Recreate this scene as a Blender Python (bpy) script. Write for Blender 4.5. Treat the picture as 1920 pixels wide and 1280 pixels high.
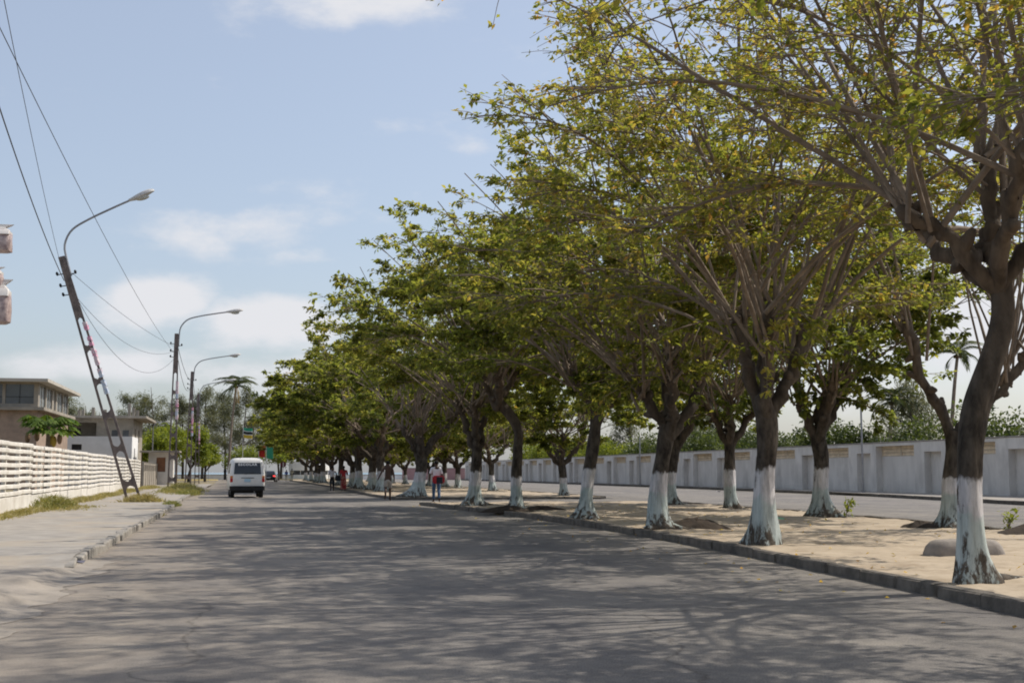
import bpy, bmesh, math, random
import numpy as np
from mathutils import Vector, Matrix, Euler
R = math.radians
scene = bpy.context.scene
for o in list(bpy.data.objects): bpy.data.objects.remove(o)
col = scene.collection

# ------------------------------------------------------------------ camera, world, sun, exposure
cam_d = bpy.data.cameras.new('camera'); cam = bpy.data.objects.new('camera', cam_d); col.objects.link(cam)
scene.camera = cam
cam_d.sensor_width = 36; cam_d.lens = 45.0; cam_d.clip_start = 0.1; cam_d.clip_end = 20000
PITCH = math.atan(245 / 2400); YAW = math.atan(495 / 2400 * math.cos(PITCH))
cam.location = (0, 0, 1.25)
cam.rotation_euler = (math.pi / 2 + PITCH, 0, -YAW)

SUN_EL, SUN_AZ = 49.0, 76.0          # azimuth clockwise from +Y (the road direction)
world = bpy.data.worlds.new('World'); scene.world = world; world.use_nodes = True
def build_world():
    nt = world.node_tree; nt.nodes.clear(); N = nt.nodes.new; L = nt.links.new
    out = N('ShaderNodeOutputWorld'); bg = N('ShaderNodeBackground'); bg.inputs[1].default_value = 0.14
    L(bg.outputs[0], out.inputs[0])
    sky = N('ShaderNodeTexSky'); sky.sky_type = 'NISHITA'; sky.sun_disc = False
    sky.sun_elevation = R(SUN_EL); sky.sun_rotation = R(SUN_AZ)
    sky.altitude = 0; sky.air_density = 1.0; sky.dust_density = 2.2; sky.ozone_density = 1.6
    tc = N('ShaderNodeTexCoord')
    nz = N('ShaderNodeVectorMath'); nz.operation = 'NORMALIZE'; L(tc.outputs['Generated'], nz.inputs[0])
    def math_(op, a, b=None, clamp=False):
        m = N('ShaderNodeMath'); m.operation = op; m.use_clamp = clamp
        for i, v in enumerate((a, b)):
            if v is None: continue
            if isinstance(v, (int, float)): m.inputs[i].default_value = v
            else: L(v, m.inputs[i])
        return m.outputs[0]
    noise = N('ShaderNodeTexNoise'); noise.inputs['Scale'].default_value = 9.0; noise.inputs['Detail'].default_value = 7; noise.inputs['Roughness'].default_value = .58
    mp = N('ShaderNodeMapping'); mp.inputs['Scale'].default_value = (1, 1, 2.2); L(nz.outputs[0], mp.inputs[0]); L(mp.outputs[0], noise.inputs['Vector'])
    wide = N('ShaderNodeTexNoise'); wide.inputs['Scale'].default_value = 2.6; wide.inputs['Detail'].default_value = 3
    mp2 = N('ShaderNodeMapping'); mp2.inputs['Scale'].default_value = (1, 1, 3.0); mp2.inputs['Location'].default_value = (3.1, 1.7, .4); L(nz.outputs[0], mp2.inputs[0]); L(mp2.outputs[0], wide.inputs['Vector'])
    # scattered fair-weather clouds: soft cores at several bearings, broken up by noise (az, el, half-width, half-height, density)
    total = None
    cl = [(-1.0, 10.4, 5.2, 1.25, .85), (2.0, 9.6, 3.4, .8, .5), (-4.2, 7.2, 3.2, 1.5, 1.2), (0.3, 6.6, 4.0, 1.35, 1.1), (-6.0, 4.6, 6.0, 1.0, .55), (1.0, 4.2, 5.0, 1.1, .5),
          (4.6, 20.6, 4.6, 1.5, .8), (31, 6.5, 7.0, 3.2, 1.0), (25, 4.0, 8.0, 2.0, .7), (10.5, 14.6, 2.6, .7, .25), (-22, 11, 7, 2.0, .8), (46, 13, 8, 2.5, .8), (70, 9, 9, 2.5, .8),
          (-48, 8, 8, 2.2, .8), (-75, 14, 8, 2.5, .7), (110, 10, 9, 3, .8), (150, 12, 9, 3, .8), (-120, 10, 9, 3, .8), (-160, 13, 9, 3, .8), (-30, 30, 9, 4, .6), (40, 38, 9, 4, .6)]
    for az, el, sw, sh, dens in cl:
        c = (math.sin(R(az)) * math.cos(R(el)), math.cos(R(az)) * math.cos(R(el)), math.sin(R(el)))
        sub = N('ShaderNodeVectorMath'); sub.operation = 'SUBTRACT'; L(nz.outputs[0], sub.inputs[0]); sub.inputs[1].default_value = c
        mul = N('ShaderNodeVectorMath'); mul.operation = 'MULTIPLY'; L(sub.outputs[0], mul.inputs[0]); mul.inputs[1].default_value = (1 / R(sw), 1 / R(sw), 1 / R(sh))
        ln = N('ShaderNodeVectorMath'); ln.operation = 'LENGTH'; L(mul.outputs[0], ln.inputs[0])
        v = math_('MULTIPLY', math_('SUBTRACT', 1.25, ln.outputs['Value'], True), dens)
        total = v if total is None else math_('MAXIMUM', total, v)
    base = math_('MULTIPLY', math_('SUBTRACT', wide.outputs[0], .55, True), .9)
    total = math_('ADD', total, base)
    amt = math_('ADD', total, math_('MULTIPLY', math_('SUBTRACT', noise.outputs[0], .54), 2.3))
    mr = N('ShaderNodeMapRange'); mr.interpolation_type = 'SMOOTHSTEP'; mr.inputs[1].default_value = .10; mr.inputs[2].default_value = .80; mr.inputs[4].default_value = .95
    L(amt, mr.inputs[0])
    cm = N('ShaderNodeMix'); cm.data_type = 'RGBA'; L(mr.outputs[0], cm.inputs[0]); L(sky.outputs[0], cm.inputs[6]); cm.inputs[7].default_value = (5.7, 5.6, 5.65, 1)
    # thin high veil that greys the blue everywhere
    veil = N('ShaderNodeMix'); veil.data_type = 'RGBA'; veil.inputs[0].default_value = .36; L(cm.outputs[2], veil.inputs[6]); veil.inputs[7].default_value = (4.25, 4.5, 5.0, 1)
    L(veil.outputs[2], bg.inputs[0])
build_world()
sun_d = bpy.data.lights.new('sun', 'SUN'); sun_d.energy = 3.9; sun_d.angle = R(0.55); sun_d.color = (1, .93, .82)
sun = bpy.data.objects.new('sun', sun_d); col.objects.link(sun)
sdir = Vector((math.sin(R(SUN_AZ)) * math.cos(R(SUN_EL)), math.cos(R(SUN_AZ)) * math.cos(R(SUN_EL)), math.sin(R(SUN_EL))))
sun.rotation_euler = (-sdir).to_track_quat('-Z', 'Y').to_euler(); sun.location = (30, 0, 40)
vs = scene.view_settings; vs.view_transform = 'Standard'; vs.look = 'None'; vs.gamma = 1; vs.exposure = 0.14; vs.use_curve_mapping = False
scene.cycles.max_bounces = 6; scene.cycles.transparent_max_bounces = 6; scene.cycles.diffuse_bounces = 3; scene.cycles.glossy_bounces = 2; scene.cycles.transmission_bounces = 4
scene.cycles.filter_width = 1.9
scene.cycles.caustics_reflective = False; scene.cycles.caustics_refractive = False

# ------------------------------------------------------------------ helpers
MATS = {}
def mat(name, c1, c2=None, scale=4.0, rough=.8, bump=0.0, bscale=None, detail=5, coords='pos', spec=.3, metal=0.0, lo=.35, hi=.65, stretch=(1, 1, 1), c3=None, s3=.7):
    if name in MATS: return MATS[name]
    m = bpy.data.materials.new(name); m.use_nodes = True; nt = m.node_tree; N = nt.nodes.new; L = nt.links.new
    b = nt.nodes['Principled BSDF']; b.inputs['Roughness'].default_value = rough; b.inputs['Metallic'].default_value = metal
    b.inputs['Specular IOR Level'].default_value = spec
    c2 = c2 or tuple(x * .82 for x in c1)
    if coords == 'pos': src = N('ShaderNodeNewGeometry').outputs['Position']
    else: src = N('ShaderNodeTexCoord').outputs['Object']
    mp = N('ShaderNodeMapping'); mp.inputs['Scale'].default_value = stretch; L(src, mp.inputs[0])
    n = N('ShaderNodeTexNoise'); n.inputs['Scale'].default_value = scale; n.inputs['Detail'].default_value = detail; n.inputs['Roughness'].default_value = .62; L(mp.outputs[0], n.inputs['Vector'])
    cr = N('ShaderNodeValToRGB'); cr.color_ramp.elements[0].position = lo; cr.color_ramp.elements[0].color = (*c2, 1)
    cr.color_ramp.elements[1].position = hi; cr.color_ramp.elements[1].color = (*c1, 1); L(n.outputs[0], cr.inputs[0])
    outc = cr.outputs[0]
    if c3:
        n3 = N('ShaderNodeTexNoise'); n3.inputs['Scale'].default_value = s3; n3.inputs['Detail'].default_value = 6; n3.inputs['Roughness'].default_value = .65; L(mp.outputs[0], n3.inputs['Vector'])
        mr = N('ShaderNodeMapRange'); mr.inputs[1].default_value = .5; mr.inputs[2].default_value = .72; L(n3.outputs[0], mr.inputs[0])
        mx = N('ShaderNodeMix'); mx.data_type = 'RGBA'; L(mr.outputs[0], mx.inputs[0]); L(outc, mx.inputs[6]); mx.inputs[7].default_value = (*c3, 1); outc = mx.outputs[2]
    L(outc, b.inputs['Base Color'])
    if bump:
        nb = N('ShaderNodeTexNoise'); nb.inputs['Scale'].default_value = bscale or scale * 4; nb.inputs['Detail'].default_value = 6; L(mp.outputs[0], nb.inputs['Vector'])
        bp = N('ShaderNodeBump'); bp.inputs['Strength'].default_value = bump; bp.inputs['Distance'].default_value = .02; L(nb.outputs[0], bp.inputs['Height']); L(bp.outputs[0], b.inputs['Normal'])
    MATS[name] = m; return m

def mesh_np(name, V, Q=None, T=None, smooth=False, attr=None):
    """V (n,3); Q (m,4) quads; T (k,3) triangles; attr: per-face float array (quads first)"""
    me = bpy.data.meshes.new(name); V = np.asarray(V, np.float32).reshape(-1, 3)
    Q = np.zeros((0, 4), np.int32) if Q is None else np.asarray(Q, np.int32).reshape(-1, 4)
    T = np.zeros((0, 3), np.int32) if T is None else np.asarray(T, np.int32).reshape(-1, 3)
    me.vertices.add(len(V)); me.vertices.foreach_set('co', V.ravel())
    nl = Q.size + T.size; nf = len(Q) + len(T)
    me.loops.add(nl); me.loops.foreach_set('vertex_index', np.concatenate([Q.ravel(), T.ravel()]))
    me.polygons.add(nf)
    starts = np.concatenate([np.arange(len(Q)) * 4, Q.size + np.arange(len(T)) * 3]).astype(np.int32)
    me.polygons.foreach_set('loop_start', starts)
    if smooth: me.polygons.foreach_set('use_smooth', np.ones(nf, bool))
    if attr is not None:
        a = me.attributes.new('tint', 'FLOAT', 'FACE'); a.data.foreach_set('value', np.asarray(attr, np.float32))
    me.update(calc_edges=True); me.validate(); return me

def link(name, me, m=None, parent=None, loc=None, rot=None):
    o = bpy.data.objects.new(name, me); col.objects.link(o)
    if m is not None and me is not None and len(me.materials) == 0: me.materials.append(m)
    if parent is not None: o.parent = parent
    if loc is not None: o.location = loc
    if rot is not None: o.rotation_euler = rot
    return o
def tag(o, label=None, cat=None, group=None, kind=None):
    if label: o['label'] = label
    if cat: o['category'] = cat
    if group: o['group'] = group
    if kind: o['kind'] = kind
    return o
def empty(name, loc=(0, 0, 0), rz=0, label=None, cat=None, group=None):
    o = bpy.data.objects.new(name, None); col.objects.link(o); o.location = loc; o.rotation_euler = (0, 0, rz); o.empty_display_size = .2
    return tag(o, label, cat, group)
def copy_tree(o, parent=None):
    c = o.copy(); col.objects.link(c)
    if parent is not None: c.parent = parent
    for ch in [x for x in bpy.data.objects if x.parent == o]: copy_tree(ch, c)
    return c

class MB:
    def __init__(s): s.v = []; s.f = []
    def add(s, vs_, fs):
        n = len(s.v); s.v += [tuple(v) for v in vs_]; s.f += [tuple(i + n for i in f) for f in fs]; return s
    def box(s, x0, x1, y0, y1, z0, z1):
        return s.add([(x0, y0, z0), (x1, y0, z0), (x1, y1, z0), (x0, y1, z0), (x0, y0, z1), (x1, y0, z1), (x1, y1, z1), (x0, y1, z1)],
                     [(3, 2, 1, 0), (4, 5, 6, 7), (0, 1, 5, 4), (1, 2, 6, 5), (2, 3, 7, 6), (3, 0, 4, 7)])
    def tube(s, pts, rad, sides=6, cap=True):
        V, Q = tube(np.array(pts, float), np.broadcast_to(np.array(rad, float), (len(pts),)), sides)
        n = len(s.v); s.add(V, [tuple(q) for q in Q])
        if cap:
            s.f.append(tuple(n + i for i in range(sides))[::-1]); k = n + len(V) - sides; s.f.append(tuple(k + i for i in range(sides)))
        return s
    def rings(s, rings, cap0=True, cap1=True):
        k = len(rings[0]); n = len(s.v)
        for r in rings: s.v += [tuple(p) for p in r]
        for i in range(len(rings) - 1):
            for j in range(k):
                a = n + i * k + j; b = n + i * k + (j + 1) % k; s.f.append((a, b, b + k, a + k))
        if cap0: s.f.append(tuple(n + j for j in range(k))[::-1])
        if cap1: s.f.append(tuple(n + (len(rings) - 1) * k + j for j in range(k)))
        return s
    def ellipsoid(s, c, r, u=10, v=7):
        rings = []
        for i in range(v + 1):
            t = math.pi * (i / v); t = min(max(t, .08), math.pi - .08)
            rings.append([(c[0] + r[0] * math.sin(t) * math.cos(2 * math.pi * j / u), c[1] + r[1] * math.sin(t) * math.sin(2 * math.pi * j / u), c[2] - r[2] * math.cos(t)) for j in range(u)])
        return s.rings(rings)
    def grid(s, P):   # P[i][j]
        n = len(s.v); a = len(P); b = len(P[0])
        for row in P: s.v += [tuple(p) for p in row]
        for i in range(a - 1):
            for j in range(b - 1):
                q = n + i * b + j; s.f.append((q, q + 1, q + b + 1, q + b))
        return s
    def mesh(s, name, smooth=False, bevel=0, segs=1, angle=35):
        me = bpy.data.meshes.new(name); me.from_pydata(s.v, [], s.f)
        bm = bmesh.new(); bm.from_mesh(me); bmesh.ops.recalc_face_normals(bm, faces=bm.faces)
        if bevel: bmesh.ops.bevel(bm, geom=[e for e in bm.edges if len(e.link_faces) == 2 and e.calc_face_angle(0) > .6], offset=bevel, segments=segs, affect='EDGES', clamp_overlap=True)
        if smooth:
            for f in bm.faces: f.smooth = True
            for e in bm.edges:
                if len(e.link_faces) == 2 and e.calc_face_angle(0) > R(angle): e.smooth = False
        bm.to_mesh(me); bm.free(); me.update(); return me
    def build(s, name, m, parent=None, smooth=False, bevel=0, loc=None, rot=None, segs=1, angle=35):
        return link(name, s.mesh(name, smooth, bevel, segs, angle), m, parent, loc, rot)

def tube(P, rad, sides, ph=0.0):
    n = len(P); T = np.empty_like(P); T[1:-1] = P[2:] - P[:-2]; T[0] = P[1] - P[0]; T[-1] = P[-1] - P[-2]
    T /= np.linalg.norm(T, axis=1)[:, None] + 1e-9
    u = np.cross(T[0], (0, 0, 1) if abs(T[0][2]) < .9 else (1, 0, 0)); u /= np.linalg.norm(u)
    U = np.empty_like(P)
    for i in range(n):
        u = u - T[i] * np.dot(u, T[i]); u /= np.linalg.norm(u) + 1e-9; U[i] = u
    W = np.cross(T, U); a = ph + np.arange(sides) * 2 * math.pi / sides
    V = P[:, None, :] + rad[:, None, None] * (np.cos(a)[None, :, None] * U[:, None, :] + np.sin(a)[None, :, None] * W[:, None, :])
    i = np.arange(n - 1)[:, None] * sides; j = np.arange(sides)[None, :]; k = (j + 1) % sides
    Q = np.stack([i + j, i + k, i + sides + k, i + sides + j], -1).reshape(-1, 4)
    return V.reshape(-1, 3), Q
class Geo:
    def __init__(s): s.V = []; s.Q = []; s.n = 0
    def add(s, V, Q): s.V.append(V); s.Q.append(Q + s.n); s.n += len(V)
    def tube(s, P, r, sides):
        P = np.asarray(P, float); r = np.asarray(r, float); d = unit(P[-1] - P[-2])
        if r[-1] > .012: P = np.vstack([P, P[-1] + d * r[-1] * .6, P[-1] + d * r[-1] * .75]); r = np.concatenate([r, [r[-1] * .7, .002]])
        s.add(*tube(P, r, sides))
    def mesh(s, name, smooth=True):
        if not s.V: return mesh_np(name, np.zeros((0, 3)))
        return mesh_np(name, np.concatenate(s.V), np.concatenate(s.Q), None, smooth)
def wnoise(x, y, s=1.0):   # cheap smooth noise
    return (math.sin(x * 1.7 * s + 1.3) * math.cos(y * 1.3 * s - .7) + .5 * math.sin(x * 3.9 * s + y * 2.7 * s) + .25 * math.sin(x * 8.1 * s - y * 6.3 * s + 2)) / 1.75

# ------------------------------------------------------------------ materials
def asphalt():
    m = bpy.data.materials.new('asphalt'); m.use_nodes = True; nt = m.node_tree; N = nt.nodes.new; L = nt.links.new
    b = nt.nodes['Principled BSDF']; b.inputs['Roughness'].default_value = .86; b.inputs['Specular IOR Level'].default_value = .25
    g = N('ShaderNodeNewGeometry'); pos = g.outputs['Position']
    def noise(scale, det=5, stretch=None, rough=.6):
        n = N('ShaderNodeTexNoise'); n.inputs['Scale'].default_value = scale; n.inputs['Detail'].default_value = det; n.inputs['Roughness'].default_value = rough
        if stretch:
            mp = N('ShaderNodeMapping'); mp.inputs['Scale'].default_value = stretch; L(pos, mp.inputs[0]); L(mp.outputs[0], n.inputs['Vector'])
        else: L(pos, n.inputs['Vector'])
        return n.outputs[0]
    def ramp(f, a, bb, p0=.35, p1=.65):
        c = N('ShaderNodeValToRGB'); c.color_ramp.elements[0].position = p0; c.color_ramp.elements[0].color = (*a, 1); c.color_ramp.elements[1].position = p1; c.color_ramp.elements[1].color = (*bb, 1); L(f, c.inputs[0]); return c.outputs[0]
    def mix(f, a, bb, mode='MIX'):
        x = N('ShaderNodeMix'); x.data_type = 'RGBA'; x.blend_type = mode
        for s, i in ((f, 0), (a, 6), (bb, 7)):
            if isinstance(s, (int, float)): x.inputs[i].default_value = s
            elif isinstance(s, tuple): x.inputs[i].default_value = (*s, 1)
            else: L(s, x.inputs[i])
        return x.outputs[2]
    agg = ramp(noise(70, 2), (.135, .128, .122), (.285, .266, .247), .3, .72)      # worn stone chips
    big = ramp(noise(.35, 6), (.78, .78, .80), (1.1, 1.08, 1.04))
    c = mix(1.0, agg, big, 'MULTIPLY')
    lane = ramp(noise(.9, 4, (1.0, .06, 1)), (.86, .86, .87), (1.1, 1.09, 1.06))    # wheel-track streaks along the road
    c = mix(1.0, c, lane, 'MULTIPLY')
    sx = N('ShaderNodeSeparateXYZ'); L(pos, sx.inputs[0])
    mr = N('ShaderNodeMapRange'); mr.inputs[1].default_value = 1.6; mr.inputs[2].default_value = -2.0; L(sx.outputs[0], mr.inputs[0])   # wind-blown sand by the gutter
    ad = N('ShaderNodeMath'); ad.operation = 'MULTIPLY'; L(mr.outputs[0], ad.inputs[0]); L(ramp(noise(1.3, 7), (.25, .25, .25), (1, 1, 1), .3, .7), ad.inputs[1])
    c = mix(ad.outputs[0], c, (.30, .255, .205))
    c = mix(1.0, c, ramp(noise(2.2, 8, None, .72), (.76, .76, .78), (1.12, 1.11, 1.09), .33, .6), 'MULTIPLY')      # patchy wear and stains
    vo = N('ShaderNodeTexVoronoi'); vo.feature = 'DISTANCE_TO_EDGE'; vo.inputs['Scale'].default_value = .23
    wv = N('ShaderNodeVectorMath'); wv.operation = 'ADD'; L(pos, wv.inputs[0]); nv = N('ShaderNodeTexNoise'); nv.inputs['Scale'].default_value = 1.1; nv.inputs['Detail'].default_value = 5; L(pos, nv.inputs['Vector']); L(nv.outputs['Color'], wv.inputs[1]); L(wv.outputs[0], vo.inputs['Vector'])
    c = mix(1.0, c, ramp(vo.outputs[0], (.62, .61, .60), (1, 1, 1), .0, .006), 'MULTIPLY')                     # hairline cracks
    L(c, b.inputs['Base Color'])
    bp = N('ShaderNodeBump'); bp.inputs['Strength'].default_value = .7; bp.inputs['Distance'].default_value = .012; L(noise(110, 3), bp.inputs['Height']); L(bp.outputs[0], b.inputs['Normal'])
    return m
M_ASPHALT = asphalt()
M_SAND = mat('sand', (.46, .38, .285), (.365, .295, .215), scale=1.6, rough=.95, bump=.9, bscale=9, c3=(.27, .205, .14), s3=1.7)
M_SOIL = mat('soil', (.30, .24, .17), (.17, .15, .08), scale=.5, rough=1, bump=.5, bscale=6)
M_PAVE = mat('paving_concrete', (.36, .33, .29), (.25, .23, .205), scale=2.3, rough=.9, bump=.3, bscale=30, c3=(.37, .31, .235), s3=.45)
M_KERB = mat('kerb_concrete', (.33, .305, .27), (.20, .185, .165), scale=5, rough=.9, bump=.5, bscale=25, coords='pos')
M_KERBD = mat('dirty_kerb_concrete', (.17, .15, .128), (.085, .076, .065), scale=4, rough=.95, bump=.5, bscale=25)
M_FENCE = mat('fence_paint', (.74, .71, .66), (.60, .57, .52), scale=2.5, rough=.8, bump=.15, bscale=30, c3=(.52, .48, .42), s3=1.1)
M_WALL = mat('wall_paint', (.74, .705, .66), (.62, .59, .55), scale=.9, rough=.85, bump=.1, bscale=20, stretch=(1, 1, .45), c3=(.50, .475, .445), s3=.8)
M_LOUVRE = mat('louvre_block', (.66, .58, .46), (.5, .43, .33), scale=3)
M_CONC = mat('raw_concrete', (.36, .32, .265), (.25, .225, .19), scale=1.2, rough=.9, bump=.2, c3=(.2, .18, .155), s3=.5)
M_WHITE = mat('white_plaster', (.78, .78, .77), (.66, .66, .65), scale=1.0, rough=.85)
M_POLE = mat('pole_concrete', (.21, .17, .155), (.105, .088, .084), scale=5, rough=.9, bump=.3, bscale=30, coords='obj')
M_STEEL = mat('galvanised_steel', (.36, .36, .37), (.26, .26, .27), scale=4, rough=.5, metal=.6, coords='obj')
M_LAMP = mat('lamp_housing', (.58, .57, .55), (.44, .43, .42), scale=6, rough=.5, coords='obj')
M_LENS = mat('lamp_lens', (.5, .5, .46), (.4, .4, .36), scale=6, rough=.2, coords='obj')
M_CABLE = mat('black_cable', (.09, .09, .10), (.07, .07, .08), rough=.6)
M_BLACK = mat('black_rubber', (.022, .022, .023), (.014, .014, .014), scale=8, rough=.75, coords='obj')
M_GLASSD = mat('dark_glass', (.02, .024, .028), (.014, .017, .02), scale=2, rough=.08, spec=.6, coords='obj')
M_VANW = mat('van_paint', (.74, .73, .70), (.66, .65, .62), scale=1.5, rough=.35, c3=(.58, .545, .49), s3=1.6, spec=.5, coords='obj')
M_CARB = mat('black_car_paint', (.015, .015, .018), (.01, .01, .012), rough=.2, spec=.6, coords='obj')
M_REDL = mat('red_lens', (.45, .02, .02), (.35, .012, .015), rough=.25, coords='obj')
M_ORL = mat('orange_lens', (.6, .22, .06), (.5, .17, .04), rough=.25, coords='obj')
M_PLATE = mat('pale_blue_plate', (.40, .56, .66), (.32, .47, .58), scale=22, rough=.5, coords='obj')
M_LETTER = mat('white_lettering', (.75, .75, .75), (.7, .7, .7), rough=.6, coords='obj')
M_RIM = mat('steel_rim', (.3, .3, .3), (.2, .2, .2), rough=.5, coords='obj')
M_DARKWOOD = mat('brown_wood', (.16, .1, .06), (.09, .06, .035), scale=10, coords='obj')
M_BRICK = mat('block_wall', (.34, .255, .2), (.25, .19, .15), scale=2.5, rough=.95, bump=.3)

def bark_mat(name, wash):
    m = bpy.data.materials.new(name); m.use_nodes = True; nt = m.node_tree; N = nt.nodes.new; L = nt.links.new
    b = nt.nodes['Principled BSDF']; b.inputs['Roughness'].default_value = .92; b.inputs['Specular IOR Level'].default_value = .15
    tc = N('ShaderNodeTexCoord'); obj = tc.outputs['Object']; oi = N('ShaderNodeObjectInfo')
    off = N('ShaderNodeVectorMath'); off.operation = 'ADD'; L(obj, off.inputs[0])
    cx = N('ShaderNodeCombineXYZ'); mu = N('ShaderNodeMath'); mu.operation = 'MULTIPLY'; mu.inputs[1].default_value = 37; L(oi.outputs['Random'], mu.inputs[0]); L(mu.outputs[0], cx.inputs[0]); L(mu.outputs[0], cx.inputs[1]); L(cx.outputs[0], off.inputs[1])
    def noise(scale, det=5, stretch=(1, 1, 1), rough=.62):
        mp = N('ShaderNodeMapping'); mp.inputs['Scale'].default_value = stretch; L(off.outputs[0], mp.inputs[0])
        n = N('ShaderNodeTexNoise'); n.inputs['Scale'].default_value = scale; n.inputs['Detail'].default_value = det; n.inputs['Roughness'].default_value = rough; L(mp.outputs[0], n.inputs['Vector']); return n.outputs[0]
    def ramp(f, a, bb, p0, p1):
        c = N('ShaderNodeValToRGB'); c.color_ramp.elements[0].position = p0; c.color_ramp.elements[0].color = (*a, 1); c.color_ramp.elements[1].position = p1; c.color_ramp.elements[1].color = (*bb, 1); L(f, c.inputs[0]); return c.outputs[0]
    def mr(f, a, bb, c=0, d=1):
        x = N('ShaderNodeMapRange'); x.inputs[1].default_value = a; x.inputs[2].default_value = bb; x.inputs[3].default_value = c; x.inputs[4].default_value = d; L(f, x.inputs[0]); return x.outputs[0]
    def mt(op, a, bb):
        x = N('ShaderNodeMath'); x.operation = op
        for i, v in enumerate((a, bb)):
            if isinstance(v, (int, float)): x.inputs[i].default_value = v
            else: L(v, x.inputs[i])
        return x.outputs[0]
    def mix(f, a, bb):
        x = N('ShaderNodeMix'); x.data_type = 'RGBA'
        for s, i in ((f, 0), (a, 6), (bb, 7)):
            if isinstance(s, tuple): x.inputs[i].default_value = (*s, 1)
            else: L(s, x.inputs[i])
        return x.outputs[2]
    sz = N('ShaderNodeSeparateXYZ'); L(obj, sz.inputs[0]); z = sz.outputs[2]
    old = ramp(noise(7, 6, (1, 1, .5)), (.030, .025, .021), (.125, .105, .085), .36, .72)      # old dark bark, with lichen
    young = ramp(noise(5, 5, (1, 1, .35)), (.06, .047, .037), (.165, .128, .097), .35, .68)     # brown limbs
    bark = mix(mr(mt('ADD', z, mt('MULTIPLY', noise(1.6, 4), 1.8)), 2.9, 4.3), old, young)
    c = bark
    if wash:
        edge = mt('ADD', mt('ADD', z, .20), mt('MULTIPLY', mt('SUBTRACT', noise(7, 5, (1, 1, .5)), .5), .34))
        edge = mt('ADD', edge, mt('MULTIPLY', oi.outputs['Random'], -.26))
        white = ramp(noise(6, 5, (1, 1, .35)), (.44, .425, .43), (.66, .64, .645), .3, .6)
        mint = ramp(noise(5, 5, (1, 1, .3)), (.33, .385, .37), (.52, .57, .55), .32, .62)
        paint = mix(mr(mt('ADD', z, mt('MULTIPLY', noise(3.2, 5), .5)), .92, 1.02), mint, white)
        # flaked patches showing bark: few above, many near the ground
        fl = mt('ADD', noise(8, 6, (1, 1, .28), .7), mr(z, .0, .55, .22, .0))
        paint = mix(mr(fl, .61, .69), paint, ramp(noise(11, 4), (.05, .042, .035), (.15, .125, .1), .35, .65))
        dirt = ramp(noise(15, 5, (1, 1, .10), .7), (.42, .41, .40), (1, 1, 1), .30, .56)
        dm = N('ShaderNodeMix'); dm.data_type = 'RGBA'; dm.blend_type = 'MULTIPLY'; dm.inputs[0].default_value = .75; L(paint, dm.inputs[6]); L(dirt, dm.inputs[7]); paint = dm.outputs[2]
        c = mix(mr(edge, 1.17, 1.235), paint, bark)
    L(c, b.inputs['Base Color'])
    bp = N('ShaderNodeBump'); bp.inputs['Strength'].default_value = .6; bp.inputs['Distance'].default_value = .02; L(noise(16, 5, (1, 1, .3)), bp.inputs['Height']); L(bp.outputs[0], b.inputs['Normal'])
    return m
M_BARKW = bark_mat('whitewashed_bark', True)
M_BARK = bark_mat('plain_bark', False)
M_TWIG = mat('twig_bark', (.28, .22, .17), (.16, .125, .095), scale=4, rough=.9, coords='obj')

def leaf_mat(name, stops, trans=.45, tgain=1.25):
    m = bpy.data.materials.new(name); m.use_nodes = True; nt = m.node_tree; N = nt.nodes.new; L = nt.links.new
    nt.nodes.remove(nt.nodes['Principled BSDF']); out = nt.nodes['Material Output']
    at = N('ShaderNodeAttribute'); at.attribute_name = 'tint'
    cr = N('ShaderNodeValToRGB'); el = cr.color_ramp.elements
    el[0].position = stops[0][0]; el[0].color = (*stops[0][1], 1); el[1].position = stops[-1][0]; el[1].color = (*stops[-1][1], 1)
    for p, c in stops[1:-1]: e = el.new(p); e.color = (*c, 1)
    L(at.outputs['Fac'], cr.inputs[0])
    d = N('ShaderNodeBsdfPrincipled'); d.inputs['Roughness'].default_value = .5; d.inputs['Specular IOR Level'].default_value = .25; L(cr.outputs[0], d.inputs['Base Color'])
    t = N('ShaderNodeBsdfTranslucent'); g = N('ShaderNodeMix'); g.data_type = 'RGBA'; g.blend_type = 'MULTIPLY'; g.inputs[0].default_value = 1; L(cr.outputs[0], g.inputs[6]); g.inputs[7].default_value = (tgain * 1.15, tgain * 1.1, tgain * .5, 1); L(g.outputs[2], t.inputs[0])
    mx = N('ShaderNodeMixShader'); mx.inputs[0].default_value = trans; L(d.outputs[0], mx.inputs[1]); L(t.outputs[0], mx.inputs[2]); L(mx.outputs[0], out.inputs['Surface'])
    return m
M_LEAF = leaf_mat('shade_tree_leaf', [(0, (.066, .088, .03)), (.42, (.132, .15, .04)), (.68, (.215, .20, .062)), (.88, (.275, .215, .075)), (1, (.29, .17, .07))], trans=.58, tgain=2.1)
M_LIME = leaf_mat('lime_leaf', [(0, (.10, .14, .025)), (1, (.24, .27, .05))], tgain=1.4)
M_HEDGE = leaf_mat('hedge_leaf', [(0, (.035, .055, .022)), (1, (.10, .13, .045))])
M_CASU = leaf_mat('casuarina_needles', [(0, (.085, .10, .065)), (1, (.185, .19, .125))], trans=.35)
M_PALM = leaf_mat('palm_leaf', [(0, (.045, .065, .03)), (.7, (.09, .11, .045)), (1, (.30, .19, .08))])
M_GRASS = leaf_mat('weed_grass', [(0, (.15, .18, .05)), (.5, (.30, .27, .11)), (1, (.44, .36, .2))], trans=.3)
M_PAPAYA = leaf_mat('papaya_leaf', [(0, (.06, .12, .02)), (1, (.14, .2, .04))])

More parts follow.
